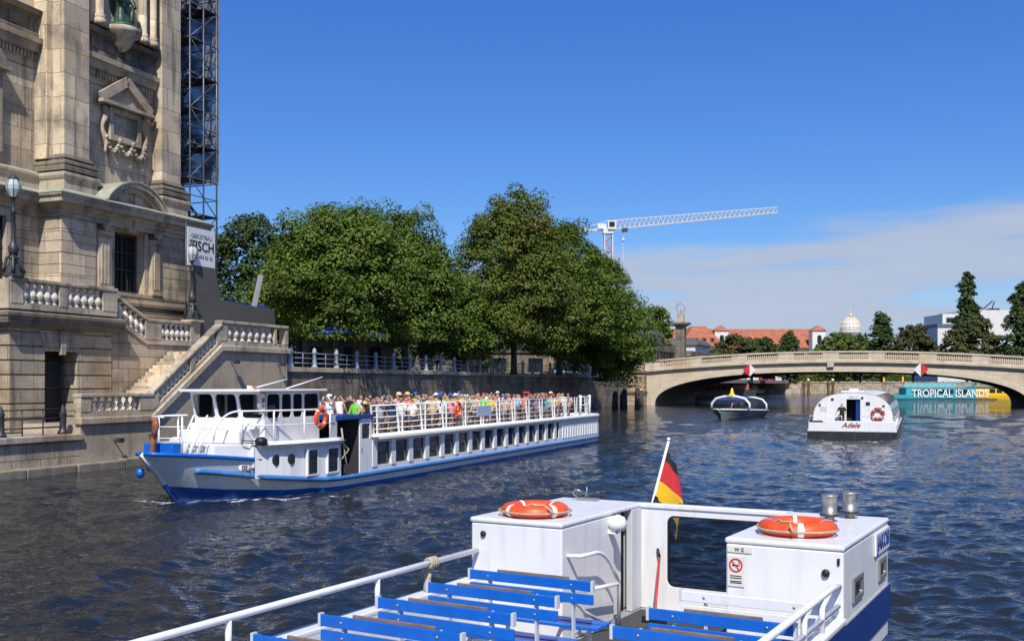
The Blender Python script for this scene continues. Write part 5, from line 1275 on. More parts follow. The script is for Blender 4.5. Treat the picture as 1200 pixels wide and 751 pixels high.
for q in range(6): b.tube([(AC+2.66, AS+.6+q*1.48, .7), (AC+2.66, AS+.6+q*1.48, 1.3)], .025, 6)
b.build('side_rail', WHITE_RAIL, ad)
MB().box(AC-2.6, AC-1.75, AS-.02, AS+.0, 1.16, 1.25).build('fender_board', BLACK, ad)
for x, z, sz in ((AC-1.25, 2.62, .06), (AC+.95, 2.35, .09), (AC-2.05, 2.25, .05), (AC+1.9, 2.2, .05), (AC+.6, 2.72, .05)): MB().box(x-sz*1.4, x+sz*1.4, AS+1.14, AS+1.2, z-sz, z+sz).build('stern_lamp', BLACK, ad)
MB().box(AC-2.0, AC-1.6, AS+1.18, AS+1.2, 1.85, 2.15).build('notice', M('notice_grey', (.55, .56, .58), .6), ad)
lettering('BERLIN', .16, M('faded_lettering', (.38, .38, .42), .6), ad, (AC+.05, AS+1.19, 2.76), -90)
o = lifering('red and white life ring on the stern wall of the round-roofed boat', RV, (AC+1.55, AS+1.1, 1.68), 90, GL, Rr=.33, r=.10, rope=False, mat=M('faded_red_buoy', (.36, .05, .03), .5, .15, 5)); 
person(CREW, 'crewman in a black t-shirt standing at the stern of the round-roofed boat', RV, (AC-.62, AS+.62, .62), 172, (.012, .012, .014), .2)

# ------------------------------------------------------------------ small motor boat coming towards the viewer
MBF = Frame(23.9, 108.5, 0)
mo = thing('motor_boat', 'small grey motor boat with white arch, blue awning and yellow cone on top', 'boat', MBF, (0, 0, 0), turn=0)
def ml(x, y): a = R(-33); x *= 1.2; y *= 1.08; return (x*math.cos(a)-y*math.sin(a), x*math.sin(a)+y*math.cos(a))   # bow points at -y
def mp3(x, y, z): p = ml(x, y); return (p[0], p[1], z)
st5 = [(-4.6, .06), (-4.2, .5), (-3.4, 1.0), (-2.2, 1.4), (0, 1.6), (3, 1.6), (4.4, 1.45)]
b = MB()
for sg in (-1, 1): b.strip([[mp3(sg*k*(.6 if z < .2 else .9 if z < .6 else 1), y-(z-.5)*.35*(y < -2), z) for z in (-.3, .1, .55, 1.0-.03*(y+4))] for y, k in st5], True)
b.add([mp3(sg*1.45*(.6 if z < 0 else 1), 4.4, z) for z in (-.3, .75) for sg in (-1, 1)], [(0, 1, 3, 2)]); b.build('hull', M('dark_grey_hull', (.20, .22, .23), .35, .2, 2), mo)
b = MB()
for sg in (-1, 1): b.tube([mp3(sg*k, y-(.5)*.35*(y < -2), 1.02-.03*(y+4)) for y, k in st5], .09, 6)
b.build('gunwale', WHITE, mo)
b = MB(); b.strip([[mp3(-k*.95, y, .75), mp3(k*.95, y, .75)] for y, k in st5]); b.build('deck', GREYW, mo)
b = MB(); arc_p = [(-1.75, 1.0), (-1.7, 1.6), (-1.3, 2.1), (-.6, 2.3), (.6, 2.3), (1.3, 2.1), (1.7, 1.6), (1.75, 1.0)]
b.tube([mp3(x, -1.9, z) for x, z in arc_p], .13, 8); b.build('windscreen_arch', WHITE, mo)
b = MB(); b.tube([mp3(x*.95, 3.2, z-.15) for x, z in arc_p], .10, 8); b.build('rear_arch', WHITE, mo)
b = MB(); b.strip([[mp3(x, y, z+.02-.07*(y > 0)) for x, z in arc_p[2:6]] for y in (-1.9, 0, 1.2)], True); b.prism([mp3(x, -1.98, z) for x, z in [(-1.25, 1.92), (1.25, 1.92), (1.1, 2.2), (-1.1, 2.2)]], (0, .03, 0)); b.build('awning', BLUECLOTH, mo)
b = MB(); b.prism([mp3(x, -1.85, z) for x, z in [(-1.6, 1.05), (-1.55, 1.5), (1.55, 1.5), (1.6, 1.05)]], (0, .02, 0)); b.build('windscreen', CLEAR, mo)
b = MB(); b.lathe(*ml(0, -1.5), [(.75, 0), (.35, .12), (.2, .3), (.12, .75), (.0, .9)], 10, 2.35); b.build('yellow_cone', YELLOW, mo)
for k, (x, y, c, cn) in enumerate(((-.5, -.6, (.68, .2, .12), 'coral'), (.5, -.5, (.55, .45, .31), 'beige'), (-.6, .9, (.8, .8, .78), 'white'), (.55, 1.0, (.02, .035, .11), 'navy'))):
    p = ml(x, y); person(POSES[k % 2 if k < 2 else 0], f'passenger in a {cn} top sitting {"forward" if k < 2 else "aft"} in the small motor boat', MBF, (p[0], p[1], .74), 156, c, .3+.2*k, 'people in the small motor boat')

# ------------------------------------------------------------------ stone arch bridge
BS = 140.7; BT = 174.0; tc_ = 19.9; aa = 28.4
br = thing('arch_bridge', 'pale sandstone single-arch bridge with balustrade spanning the river', 'bridge', RV, (tc_, BS, 0))
def zarch(t, off=0):
    x = abs((t-tc_)/(aa+off)); return (5.56+off)*(max(0, 1-x**2.5))**(1/2.5)
def ztop(t): return 7.0-1.32*((t-tc_)/29.5)**2
tt = [tc_+aa*math.sin(R(a))*1.0 for a in np.linspace(-90, 90, 61)]
# spandrel wall, soffit, back face
b = MB()
for s, fl in ((BS, 0), (BT, 1)):
    b.strip([[(t, s, zarch(t)), (t, s, ztop(t))] for t in tt])
    for t0, t1 in ((-10.0, tc_-aa), (tc_+aa, 50.0)): b.add([(t0, s, -1), (t1, s, -1), (t1, s, ztop(t1)), (t0, s, ztop(t0))], [(0, 1, 2, 3)])
b.build('spandrel_wall', BRIDGE, br)
b = MB(); b.strip([[(t, BS, zarch(t)), (t, BT, zarch(t))] for t in tt], True); b.add([(tc_-aa, BS, -1), (tc_-aa, BT, -1), (tc_-aa, BT, .01), (tc_-aa, BS, .01)], [(0, 1, 2, 3)]); b.add([(tc_+aa, BS, -1), (tc_+aa, BT, -1), (tc_+aa, BT, .01), (tc_+aa, BS, .01)], [(0, 1, 2, 3)])
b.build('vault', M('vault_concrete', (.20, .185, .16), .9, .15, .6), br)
b = MB(); b.strip([[(t, BS+.3, ztop(t)+.05), (t, BT-.3, ztop(t)+.05)] for t in np.linspace(-30, 52, 30)]); b.build('roadway', PAVE, br)
b = MB()
o1 = [(t, BS-.14, zarch(t)) for t in tt]; t2 = [tc_+(aa+.75)*math.sin(R(a)) for a in np.linspace(-90, 90, 61)]
o2 = [(t, BS-.14, max(0, zarch(t, .75))) for t in t2]
b.strip([[p, q] for p, q in zip(o1, o2)]); b.strip([[q, (q[0], BS, q[2])] for q in o2]); b.strip([[(p[0], BS, p[2]), p] for p in o1]); b.build('arch_ring', M('arch_ring_stone', (.58, .49, .36), .85, .1, .5, dirt=(.36, .30, .22)), br)
ts = list(np.linspace(-10.3, 50.5, 50))
def ribbon(mb, t_list, s0, s1, f0, f1):
    mb.strip([[(t, s0, f0(t)), (t, s0, f1(t)), (t, s1, f1(t)), (t, s1, f0(t)), (t, s0, f0(t))] for t in t_list])
    for t in (t_list[0], t_list[-1]): mb.add([(t, s0, f0(t)), (t, s0, f1(t)), (t, s1, f1(t)), (t, s1, f0(t))], [(0, 1, 2, 3)])
b = MB(); ribbon(b, ts, BS-.50, BS+.1, lambda t: ztop(t), lambda t: ztop(t)+.32); ribbon(b, ts, BS-.22, BS-.002, lambda t: ztop(t)-.35, lambda t: ztop(t)-.002); b.build('cornice', BRIDGE, br)
for s0, nm in ((BS-.25, 'parapet'), (BT-.2, 'parapet')):
    b = MB(); ribbon(b, ts, s0, s0+.4, lambda t: ztop(t)+.322, lambda t: ztop(t)+.62); p = b.build(nm, BRIDGE, br)
    b = MB(); ribbon(b, ts, s0-.07, s0+.47, lambda t: ztop(t)+1.60, lambda t: ztop(t)+1.86); b.build('coping', BRIDGE, p)
pier_t = [-9.4, -1.8, 5.6, 13.0, 19.9, 26.8, 34.2, 41.6, 49.2]
for k, t in enumerate(pier_t):
    wd = 1.9 if k in (0, 8) else 1.25
    b = MB(); ribbon(b, [t-wd, t, t+wd], BS-.24, BS+.14, lambda q: ztop(q)+.62, lambda q: ztop(q)+1.60); b.build('parapet_pier', BRIDGE, br)
bb = MB().lathe(0, 0, [(.10, 0), (.10, .08), (.06, .14), (.15, .34), (.16, .46), (.08, .72), (.07, .84), (.11, .92), (.11, .98)], 8).mesh('baluster'); bb.materials.append(BRIDGE)
pos = []
for k in range(8):
    a, c = pier_t[k]+(1.9 if k == 0 else 1.25), pier_t[k+1]-(1.9 if k == 7 else 1.25); n = 15
    pos += [(a+(c-a)*(q+.5)/n) for q in range(n)]
pos.sort(key=lambda t: -t)
for t in pos[:100]:
    o = bpy.data.objects.new('baluster', bb); C.objects.link(o); o.parent = br; o.location = Vector((t, BS-.05, ztop(t)+.62))-Vector(OFF[br.name])
b = MB()
for t in pos[100:]: b.lathe(t, BS-.05, [(.10, 0), (.10, .08), (.06, .14), (.15, .34), (.16, .46), (.08, .72), (.07, .84), (.11, .92), (.11, .98)], 8, ztop(t)+.62)
b.build('balusters', BRIDGE, br, kind='stuff')
MB().box(19.4, 20.4, BS-.56, BS-.1, 6.3, 7.33).build('keystone', BRIDGE, br)
b = MB(); courses(b, 0, 0, 0, 0, 0, 0, 1) if False else None
z = -.8
while z < 5.4: b.box(-14.5, -9.9, BS-2.0, BS+8, z, min(z+.80, 5.5)-.05); z += .80
b.box(-14.4, -9.98, BS-1.92, BS+8, -1, 5.5); ab = b.build('abutment', BRIDGE_DK, br)
MB().box(-14.6, -9.8, BS-2.25, BS+8, 2.05, 2.35).box(-14.6, -9.8, BS-2.3, BS+8, 5.5, 5.85).build('string_course', SAND_DARK, ab)
MB().box(-14.4, -9.9, BS-1.9, BS-1.5, 5.85, 6.9).box(-14.5, -9.8, BS-2.0, BS-1.4, 6.9, 7.1).build('abutment_parapet', BRIDGE_DK, ab)
MB().box(-160, -10.0, BS+.6, BT+40, 3.8, 5.62).build('approach', PAVE, br)
# navigation diamonds under the cornice
for t, cl_, cr_, lab in ((7.3, RED, WHITE, 'red and white navigation diamond on the bridge, red half towards the trees'), (33.2, WHITE, RED, 'red and white navigation diamond on the bridge, white half towards the trees')):
    g = thing('navigation_sign', lab, 'sign', RV, (t, BS-.6, 5.6), 'navigation diamonds on the bridge'); zc = zarch(t)+.62; y = BS-.66; r_ = 1.05
    MB().prism([(t-.02, y, zc+r_), (t-r_, y, zc), (t-.02, y, zc-r_)], (0, .06, 0)).build('panel_half', cl_, g); MB().prism([(t+.02, y, zc+r_), (t+r_, y, zc), (t+.02, y, zc-r_)], (0, .06, 0)).build('panel_half', cr_, g)
    MB().box(t-.05, t+.05, y+.07, BS+.02, zc-.4, zc+.5).build('bracket', IRON, g)

# column with a ring at the far bridge head
cl2 = thing('stone_column', 'dark stone pillar with capital and metal ring at the left end of the bridge', 'column', RV, (-10.2, 169, 5.6))
MB().box(-11.6, -8.8, 167.6, 170.4, 5.6, 8.6).build('pedestal', BRIDGE_DK, cl2, bevel=.08)
MB().box(-11.1, -9.3, 168.1, 169.9, 8.6, 14.9).build('shaft', SAND_DARK, cl2, bevel=.05)
MB().box(-11.5, -8.9, 167.7, 170.3, 14.9, 15.2).box(-11.9, -8.5, 167.3, 170.7, 15.2, 15.6).build('capital', SAND_DARK, cl2, bevel=.05)
MB().box(-10.8, -9.6, 168.4, 169.6, 15.6, 17.4).build('upper_block', SAND, cl2, bevel=.05)
b = MB(); b.tube([(-10.2+.85*math.cos(a), 169, 18.5+.85*math.sin(a)) for a in [2*math.pi*k/20 for k in range(20)]], .14, 6, closed=True); b.tube([(-10.2, 169, 17.4), (-10.2, 169, 18.9)], .12, 6); b.build('ring_emblem', IRON_BLUE, cl2)

# colonnade pavilions behind the left bridge head
def pavilion(lab, t1, s0, s1, zt, dome):
    g = thing('colonnade_pavilion', lab, 'building', RV, (t1-4, s0, 5.6))
    MB().box(t1-9, t1-1.6, s0, s1, 5.6, zt-1.2).build('wall', SAND_DARK, g)
    MB().box(t1-9.2, t1+.2, s0-.2, s1+.2, zt-1.2, zt).build('entablature', SAND_DARK, g, bevel=.05)
    MB().box(t1-9, t1, s0, s1, 5.62, 6.3).build('podium', SAND_DARK, g)
    n = int((s1-s0)/2.6)
    for k in range(n+1): MB().lathe(t1-.5, s0+.5+(s1-s0-1)*k/n, [(.42, 6.3), (.36, 6.5), (.30, zt-1.6), (.42, zt-1.25)], 10).build('column', TRIM, g)
    d0, d1 = dome
    MB().box(t1-8, t1-.6, d0, d1, zt, zt+1.6).build('attic', LIMEW, g)
    b = MB(); c = (d0+d1)/2; rows = []
    for k in range(9):
        a = R(90*k/8); rows.append([(t1-4.3+x*(4.3*math.cos(a)+.01), c+y*((d1-d0)/2+.5)*(math.cos(a)+.002), zt+1.6+2.0*math.sin(a)) for x, y in ((-1, -1), (1, -1), (1, 1), (-1, 1), (-1, -1))])
    b.strip(rows); b.build('roof', SLATE, g)
pavilion('grey-domed colonnade pavilion between the trees and the stone pillar', -14, 148, 182, 11.2, (160, 171))
pavilion('second low colonnade pavilion with grey roof right of the stone pillar', -14, 197, 236, 11.0, (205, 222))
# timber piles at the bridge foot
for i, (t, s, h, lab) in enumerate(((-7.4, 112, 2.4, 'dark mooring pile nearest the tour boat stern'), (-7.0, 115.5, 2.7, 'dark mooring pile beside the pale lamp below the trees'), (-8.2, 119, 2.3, 'short dark pile behind the two front mooring piles'), (-6.6, 121.5, 2.8, 'tall dark mooring pile left of the bridge pier'), (-8.0, 129, 2.6, 'mooring pile with yellow cap in front of the bridge pier'), (-9.6, 133, 2.4, 'mooring pile close against the bridge pier'))):
    g = thing('mooring_pile', lab, 'pile', RV, (t, s, 0), 'timber mooring piles by the bridge')
    b = MB()
    for k in range(3): b.tube([(t+.28*math.cos(2.1*k), s+.28*math.sin(2.1*k), -1), (t+.16*math.cos(2.1*k), s+.16*math.sin(2.1*k), h-.1*k)], .26, 8)
    b.build('timbers', WOODDK, g); MB().lathe(t, s, [(.36, 0), (.36, .1), (.0, .3)], 8, h-.02).build('cap', YELLOW if 'yellow' in lab else IRON, g)

# ------------------------------------------------------------------ turquoise and yellow boat beyond the bridge
tr = thing('advert_boat', 'turquoise and yellow tour boat painted with big white letters under the bridge', 'boat', WD, (104, 240, 0))
b = MB(); secs = [(88.6, 1.2), (91, 2.3), (112, 2.6), (116, 2.0), (119.6, .2)]
for nm, mat, x0, x1 in (('hull', TEAL, 88.6, 107.6), ('bow_hull', YELLOW, 107.6, 120.6)):
    b = MB(); xs = list(np.linspace(x0, x1, 9)); hw_ = lambda x: float(np.interp(x, [88.6, 90.5, 114, 118, 120.6], [2.2, 2.5, 2.5, 1.6, .1]))
    for sg in (-1, 1): b.strip([[(x-(1.0-z)*.6*(x > 118), 240+sg*hw_(x)*k, z) for z, k in ((-.4, .85), (.2, .97), (1.15+max(0, x-114)*.10, 1))] for x in xs], True)
    b.strip([[(x, 240-hw_(x)+.05, 1.05), (x, 240+hw_(x)-.05, 1.05)] for x in xs])
    b.build(nm, mat, tr)
MB().box(88.8, 112.5, 237.42, 237.5, .0, .22).build('waterline_band', IRON, tr)
MB().box(91.5, 107.6, 237.7, 242.3, 1.0, 2.75).build('cabin', TEAL, tr, bevel=.05)
MB().box(107.61, 117.4, 237.8, 242.2, 1.0, 2.9).build('bow_cabin', YELLOW, tr, bevel=.08)
for k in range(7): MB().box(93.6+k*1.85, 95.1+k*1.85, 237.66, 237.7, 1.35, 2.4).build('window', DARKGLASS, tr)
for k in range(4): MB().box(110.9+k*1.65, 112.2+k*1.65, 237.75, 237.8, 1.55, 2.5).build('window', DARKGLASS, tr)
b = MB(); b.box(90.5, 117.8, 237.5, 242.5, 2.9, 3.02)
b.build('upper_deck', TEAL, tr)
b = MB()
for x in np.arange(91, 110, 1.6): b.bar((x, 237.6, 3.0), (x, 237.6, 3.9), .07)
b.bar((91, 237.6, 3.9), (109.8, 237.6, 3.9), .08); b.bar((91, 237.6, 3.45), (109.8, 237.6, 3.45), .05); b.build('deck_rail', TEAL, tr)
MB().box(91, 103, 237.62, 237.66, 3.05, 3.8).build('rail_cloth', M('pale_turquoise_cloth', (.25, .55, .56), .7), tr)
b = MB(); b.strip([[(x, 237.8, 4.3+.25*math.sin((x-108)/7*math.pi)), (x, 242.2, 4.3+.25*math.sin((x-108)/7*math.pi))] for x in np.linspace(108, 115, 6)])
for x in (108, 115):
    for y in (237.8, 242.2): b.bar((x, y, 3.0), (x, y, 4.3), .07)
b.build('deck_canopy', M('pale_green_canopy', (.30, .42, .38), .6), tr)
lettering('TROPICAL ISLANDS', 2.6, M('white_lettering', (.80, .80, .80), .5, .03), tr, (101.6, 237.36, 1.35), -90, bold=.03, sx=.78)
for k in range(10):
    person(POSES[k % 8], f'passenger in a {COLS[(k*5) % 16][0]} top on the turquoise boat upper deck, {ORD[k]} from its stern', WD, (104.2+k*.62 if k > 5 else 92+k*1.9, 239+(k % 3), 3.02), 90, COLS[(k*5) % 16][1], .3, 'passengers on the turquoise boat')

# ------------------------------------------------------------------ far quay and moored boats
fq = thing('far_quay_wall', 'far stone quay wall seen under the bridge arch', 'quay wall', WD, (130, 404, 0))
MB().box(40, 330, 403, 404.2, -1, 4.2).build('wall_face', QUAY, fq); MB().box(40, 330, 402.8, 404.4, 4.2, 4.6).build('coping', TRIM, fq)
MB().box(60, 112, 396, 403, -1, 1.6).build('lower_landing', TRIM, fq)
for x, lab in ((113.2, 'rusty dolphin pile with a pale lamp under the bridge, left one'), (122.6, 'rusty dolphin pile with a pale lamp under the bridge, right one')):
    g = thing('dolphin_pile', lab, 'pile', WD, (x, 394, 0), 'lamp-topped piles under the bridge')
    b = MB(); b.box(x-1.3, x-.5, 393.6, 394.4, -1, 4.6).box(x+.5, x+1.3, 393.6, 394.4, -1, 4.6).box(x-1.5, x+1.5, 393.4, 394.6, 3.2, 3.9); b.build('frame', M('rusty_steel', (.16, .07, .035), .8, .3, 2), g)
    MB().lathe(x+.8, 394, [(.45, 0), (.6, .5), (.45, 1.0), (0, 1.2)], 10, 4.6).build('lamp', M('pale_lamp', (.8, .66, .4), .4), g)
bg_ = thing('moored_barge', 'dark moored barge with reddish superstructure left under the bridge arch', 'barge', WD, (62, 300, 0))
b = MB(); b.prism([(52.5, 298, -.5), (71, 300, -.5), (72, 300, 1.9), (52, 298, 1.6)], (0, 5, 0)); b.build('hull', IRON, bg_)
MB().box(54.5, 63, 299, 303, 1.7, 3.2).build('cabin', M('reddish_brown_paint', (.22, .06, .04), .6, .2, 1), bg_, bevel=.08); MB().box(64.5, 69.5, 300.2, 303, 1.9, 3.6).build('wheelhouse', M('faded_red_paint', (.36, .12, .08), .6, .2, 1), bg_, bevel=.1)
b = MB()
for k in range(5): b.box(55+k*1.6, 56+k*1.6, 298.95, 299, 2.2, 2.8)
b.build('window_row', DARKGLASS, bg_); MB().box(54, 63.5, 298.7, 303.3, 3.2, 3.35).build('roof', LIMEW, bg_)
yb = thing('moored_launch', 'white moored cabin launch beyond the small motor boat', 'boat', WD, (87, 372, 0))
b = MB(); b.prism([(84.5, 371, -.4), (90.6, 371, -.4), (91.6, 371, 1.5), (84, 371, 1.9)], (0, 4, 0)); b.build('hull', WHITE_HULL, yb); b = MB(); b.prism([(84.6, 371.4, 1.8), (89.6, 371.4, 1.6), (88.6, 371.4, 3.3), (85.2, 371.4, 3.5)], (0, 3, 0)); b.build('cabin', WHITE, yb)
MB().box(85.4, 88.4, 371.3, 371.4, 2.3, 3.0).build('window', DARKGLASS, yb)
MB().box(84.4, 90.8, 370.9, 371, -.3, .35).build('boot_stripe', IRON, yb)
for x0, x1, mat, lab in ((93, 97, LIMEW, 'white quayside kiosk with dark doorway, left of the red one'), (98.6, 103.4, M('crimson_board', (.55, .03, .08), .6), 'crimson quayside kiosk under the bridge crown'), (104.5, 110.5, CREAM, 'cream quayside kiosk right of the crimson one')):
    g = thing('quay_kiosk', lab, 'kiosk', WD, ((x0+x1)/2, 408, 4.4), 'kiosks on the far quay')
    MB().box(x0, x1, 406, 409, 4.4, 8.2).build('walls', mat, g); MB().box(x0-.3, x1+.3, 405.7, 409.3, 8.2, 8.5).build('roof', SLATE, g)
    MB().box((x0+x1)/2-.6, (x0+x1)/2+.6, 405.9, 406, 4.5, 6.8).build('door', DARKGLASS, g)
# masts and lamps on the far quay
for x, lab in ((147, 'thin quay flagpole left of the turquoise boat'), (154.5, 'slim quay lamp post near the turquoise boat bow cabin')):
    g = thing('quay_post', lab, 'post', WD, (x, 405, 4.4)); MB().tube([(x, 405, 4.4), (x, 405, 12)], .16, 6).build('mast', INOX, g); MB().box(x-.35, x+.35, 404.7, 405.3, 4.4, 6.6).build('base', YELLOW, g)

# ------------------------------------------------------------------ far buildings
rb = thing('red_roofed_building', 'long cream building with red tiled roof and small towers on the skyline', 'building', WD, (108, 490, 4.4))
MB().box(62, 148, 478, 505, 4.4, 20.5).build('wall', CREAM, rb)
b = MB(); b.add([(60, 476, 20.5), (150, 476, 20.5), (150, 507, 20.5), (60, 507, 20.5), (62, 491.5, 30), (148, 491.5, 30)], [(0, 1, 5, 4), (2, 3, 4, 5), (1, 2, 5), (3, 0, 4)]); b.build('roof', ROOFRED, rb)
b = MB(); b.add([(76, 462, 20.5), (97, 462, 20.5), (97, 480, 20.5), (76, 480, 20.5), (84, 476, 30.5), (90, 476, 30.5), (84, 490, 30.5), (90, 490, 30.5)], [(0, 1, 5, 4), (1, 2, 7, 5), (3, 0, 4, 6), (4, 5, 7, 6)]); b.build('gable_roof', ROOFRED, rb); MB().box(77, 96, 464, 479, 4.4, 20.5).build('wing_wall', CREAM, rb)
for k in range(11):
    x = 100+k*4.2; 
    d = MB().box(x, x+1.3, 479.5, 482, 22.6, 24.3).build('dormer', ROOFRED, rb); MB().box(x+.15, x+1.15, 479.4, 479.5, 22.9, 24.1).build('pane', DARKGLASS, d)
for k in range(4): d = MB().box(79.5+k*3.6, 81+k*3.6, 464.6, 467, 23.0, 24.6).build('dormer', ROOFRED, rb); MB().box(79.6+k*3.6, 80.9+k*3.6, 464.5, 464.6, 23.2, 24.4).build('pane', DARKGLASS, d)
for x in (93.5, 138.5):
    t_ = MB().box(x, x+6.2, 472, 478, 18, 28.3).build('tower', LIMEW, rb)
    b = MB(); b.add([(x-.6, 471.4, 28.3), (x+6.8, 471.4, 28.3), (x+6.8, 478.6, 28.3), (x-.6, 478.6, 28.3), (x+3.1, 475, 31)], [(0, 1, 4), (1, 2, 4), (2, 3, 4), (3, 0, 4)]); b.build('tower_roof', ROOFRED, t_)
    b = MB(); arcband(b, 471.9, 472, 0, 0, 0, 0, 0, 180, 1) if False else None
    MB().plate(1, 471.95, .06, (x+2.2, x+4.2, 22, 26.2), .98, 6).build('arched_window', DARKGLASS, t_)
sy = thing('golden_ribbed_dome', 'distant white dome with golden ribs above the treetops', 'dome', WD, (215, 650, 4.4))
MB().box(206, 224, 644, 656, 4.4, 30).build('base', CREAM, sy); MB().lathe(215, 650, [(6.4, 28), (6.4, 36), (6.9, 36.2), (6.9, 37)], 20).build('drum', LIMEW, sy)
dm = MB().lathe(215, 650, [(6.4*math.cos(R(a)), 37+9.2*math.sin(R(a))) for a in range(0, 86, 8)], 24).build('dome', M('dome_white', (.62, .62, .62), .5), sy)
GOLD = M('gilding', (.68, .55, .32), .5, .1, 1, metal=.2); b = MB()
for k in range(16):
    a = 2*math.pi*k/16; b.tube([(215+6.5*math.cos(R(e))*math.cos(a), 650+6.5*math.cos(R(e))*math.sin(a), 37+9.3*math.sin(R(e))) for e in range(0, 86, 8)], .22, 4)
for e in (14, 32, 52): b.tube([(215+6.5*math.cos(R(e))*math.cos(a), 650+6.5*math.cos(R(e))*math.sin(a), 37+9.3*math.sin(R(e))) for a in [2*math.pi*q/24 for q in range(24)]], .2, 4, closed=True)
b.build('ribs', GOLD, dm); MB().lathe(215, 650, [(1.0, 46), (.9, 47.5), (.4, 48.3), (.12, 49), (.12, 51.5)], 10).build('lantern', GOLD, sy)
wb = thing('white_office_building', 'plain white modern block behind the tall poplar on the skyline', 'building', WD, (150, 335, 4.4))
MB().box(146.5, 162, 332, 352, 4.4, 27.6).build('main_block', LIMEW, wb); MB().box(137.2, 146.4, 330, 350, 4.4, 22.0).build('low_wing', LIMEW, wb)
MB().box(136.9, 146.45, 329.7, 350, 22.0, 23.0).build('roof_edge', M('slate_blue_trim', (.10, .13, .19), .6), wb)
MB().box(140, 146.4, 333, 348, 23.0, 26.4).build('penthouse', LIMEW, wb); MB().box(141.2, 144.5, 332.9, 333, 23.6, 25.2).build('window', DARKGLASS, wb)
MB().box(152.5, 153.2, 331.9, 332, 9, 24).build('window', DARKGLASS, wb) if False else None
MB().box(157.5, 162.2, 331.6, 332, 4.4, 9.5).build('pale_panel', GREYW, wb)
b = MB(); b.bar((155.5, 340, 27.6), (159.5, 340, 31.2), .5, .3); b.bar((159, 340, 27.6), (160.2, 340, 31), .3); b.box(158, 161, 338, 342, 27.6, 28.6); b.build('roof_davit', IRON, wb)

# ------------------------------------------------------------------ tower crane
cr_ = thing('tower_crane', 'white-jibbed tower crane with red and white mast above the trees', 'crane', WD, (28.2, 300, 4))
RW = M('mast_red_paint', (.50, .10, .06), .6, .2, 1); b = MB(); c = 28.2; h = 1.15
for x in (-h, h):
    for y in (-h, h): b.bar((c+x, 300+y, 4), (c+x, 300+y, 47.5), .28)
b.build('mast_chords', LIMEW, cr_); b = MB(); z = 5.0; k = 0
while z < 46:
    q = 1 if k % 2 else -1
    b.bar((c-h*q, 300-h, z), (c+h*q, 300-h, z+2.1), .17); b.bar((c-h*q, 300+h, z), (c+h*q, 300+h, z+2.1), .17); b.bar((c-h, 300-h*q, z), (c-h, 300+h*q, z+2.1), .17); b.bar((c+h, 300-h*q, z), (c+h, 300+h*q, z+2.1), .17)
    b.bar((c-h, 300-h, z), (c+h, 300-h, z), .15); z += 2.1; k += 1
b.build('mast_lattice', RW, cr_)
MB().box(c-1.6, c+1.4, 298.4, 301.6, 47.5, 49.0).build('slewing_platform', LIMEW, cr_); MB().box(c-.3, c+2.2, 297.9, 299.6, 48.6, 51.2).build('cab', LIMEW, cr_, bevel=.1); MB().box(c+.1, c+1.7, 297.85, 297.9, 49.3, 50.8).build('cab_window', DARKGLASS, cr_)
MB().box(c-3.2, c-.6, 299, 301, 48.9, 50.4).build('machine_box', LIMEW, cr_); 
b = MB(); b.bar((c-1, 299.4, 48.9), (c-14.5, 299.4, 48.0), .35); b.bar((c-1, 300.6, 48.9), (c-14.5, 300.6, 48.0), .35); b.bar((c, 300, 51.5), (c-9, 300, 48.6), .12); b.build('counter_jib', LIMEW, cr_); MB().box(c-14.5, c-11.5, 299.2, 300.8, 45.6, 48.3).build('counterweight', GREYW, cr_)
b = MB(); P = lambda u, y, z: (c+2+u*47.5, 300+y, 49.0+u*4.8+z)
N_ = 34
for k in range(N_):
    u0, u1 = k/N_, (k+1)/N_; H0 = 2.6-1.0*u0; H1 = 2.6-1.0*u1
    for y in (-.8, .8):
        b.bar(P(u0, y, 0), P(u1, y, 0), .18); b.bar(P(u0, y, 0), P((u0+u1)/2, 0, (H0+H1)/2), .11); b.bar(P((u0+u1)/2, 0, (H0+H1)/2), P(u1, y, 0), .11)
    b.bar(P(u0, 0, H0), P(u1, 0, H1), .20)
b.build('jib', M('crane_white', (.58, .57, .53), .5), cr_)
MB().box(c+4, c+5.6, 299.2, 300.8, 48.2, 49.2).build('trolley', IRON, cr_); b = MB(); b.bar((c+4.4, 300, 48.2), (c+4.4, 300, 38.5), .10); b.lathe(c+4.4, 300, [(.2, 0), (.5, .5), (.3, 1.1)], 8, 45.2); b.build('hook_line', GREYW, cr_)
# ------------------------------------------------------------------ trees
def leaf_mesh(name, P, Nn, size, rg, mat, tone):
    n = len(P)
    up = rg.normal(size=(n, 3)); X = np.cross(Nn, up); X /= np.linalg.norm(X, axis=1, keepdims=True)+1e-9
    Y = np.cross(Nn, X); sz = size*rg.uniform(.6, 1.25, (n, 1))
    a = P-X*sz*.5; b = P+Y*sz*.34+Nn*sz*.05; c = P+X*sz*.5-Nn*sz*.12; d = P-Y*sz*.34+Nn*sz*.05
    V = np.stack([a, b, c, d], 1).reshape(-1, 3)
    me = bpy.data.meshes.new(name)
    me.vertices.add(4*n); me.vertices.foreach_set('co', V.ravel())
    me.loops.add(4*n); me.loops.foreach_set('vertex_index', np.arange(4*n, dtype=np.int32))
    me.polygons.add(n); me.polygons.foreach_set('loop_start', np.arange(0, 4*n, 4, dtype=np.int32)); me.polygons.foreach_set('loop_total', np.full(n, 4, dtype=np.int32))
    me.update(calc_edges=True)
    at = me.attributes.new('tone', 'FLOAT', 'FACE'); at.data.foreach_set('value', tone.astype(np.float32))
    me.materials.append(mat); return me
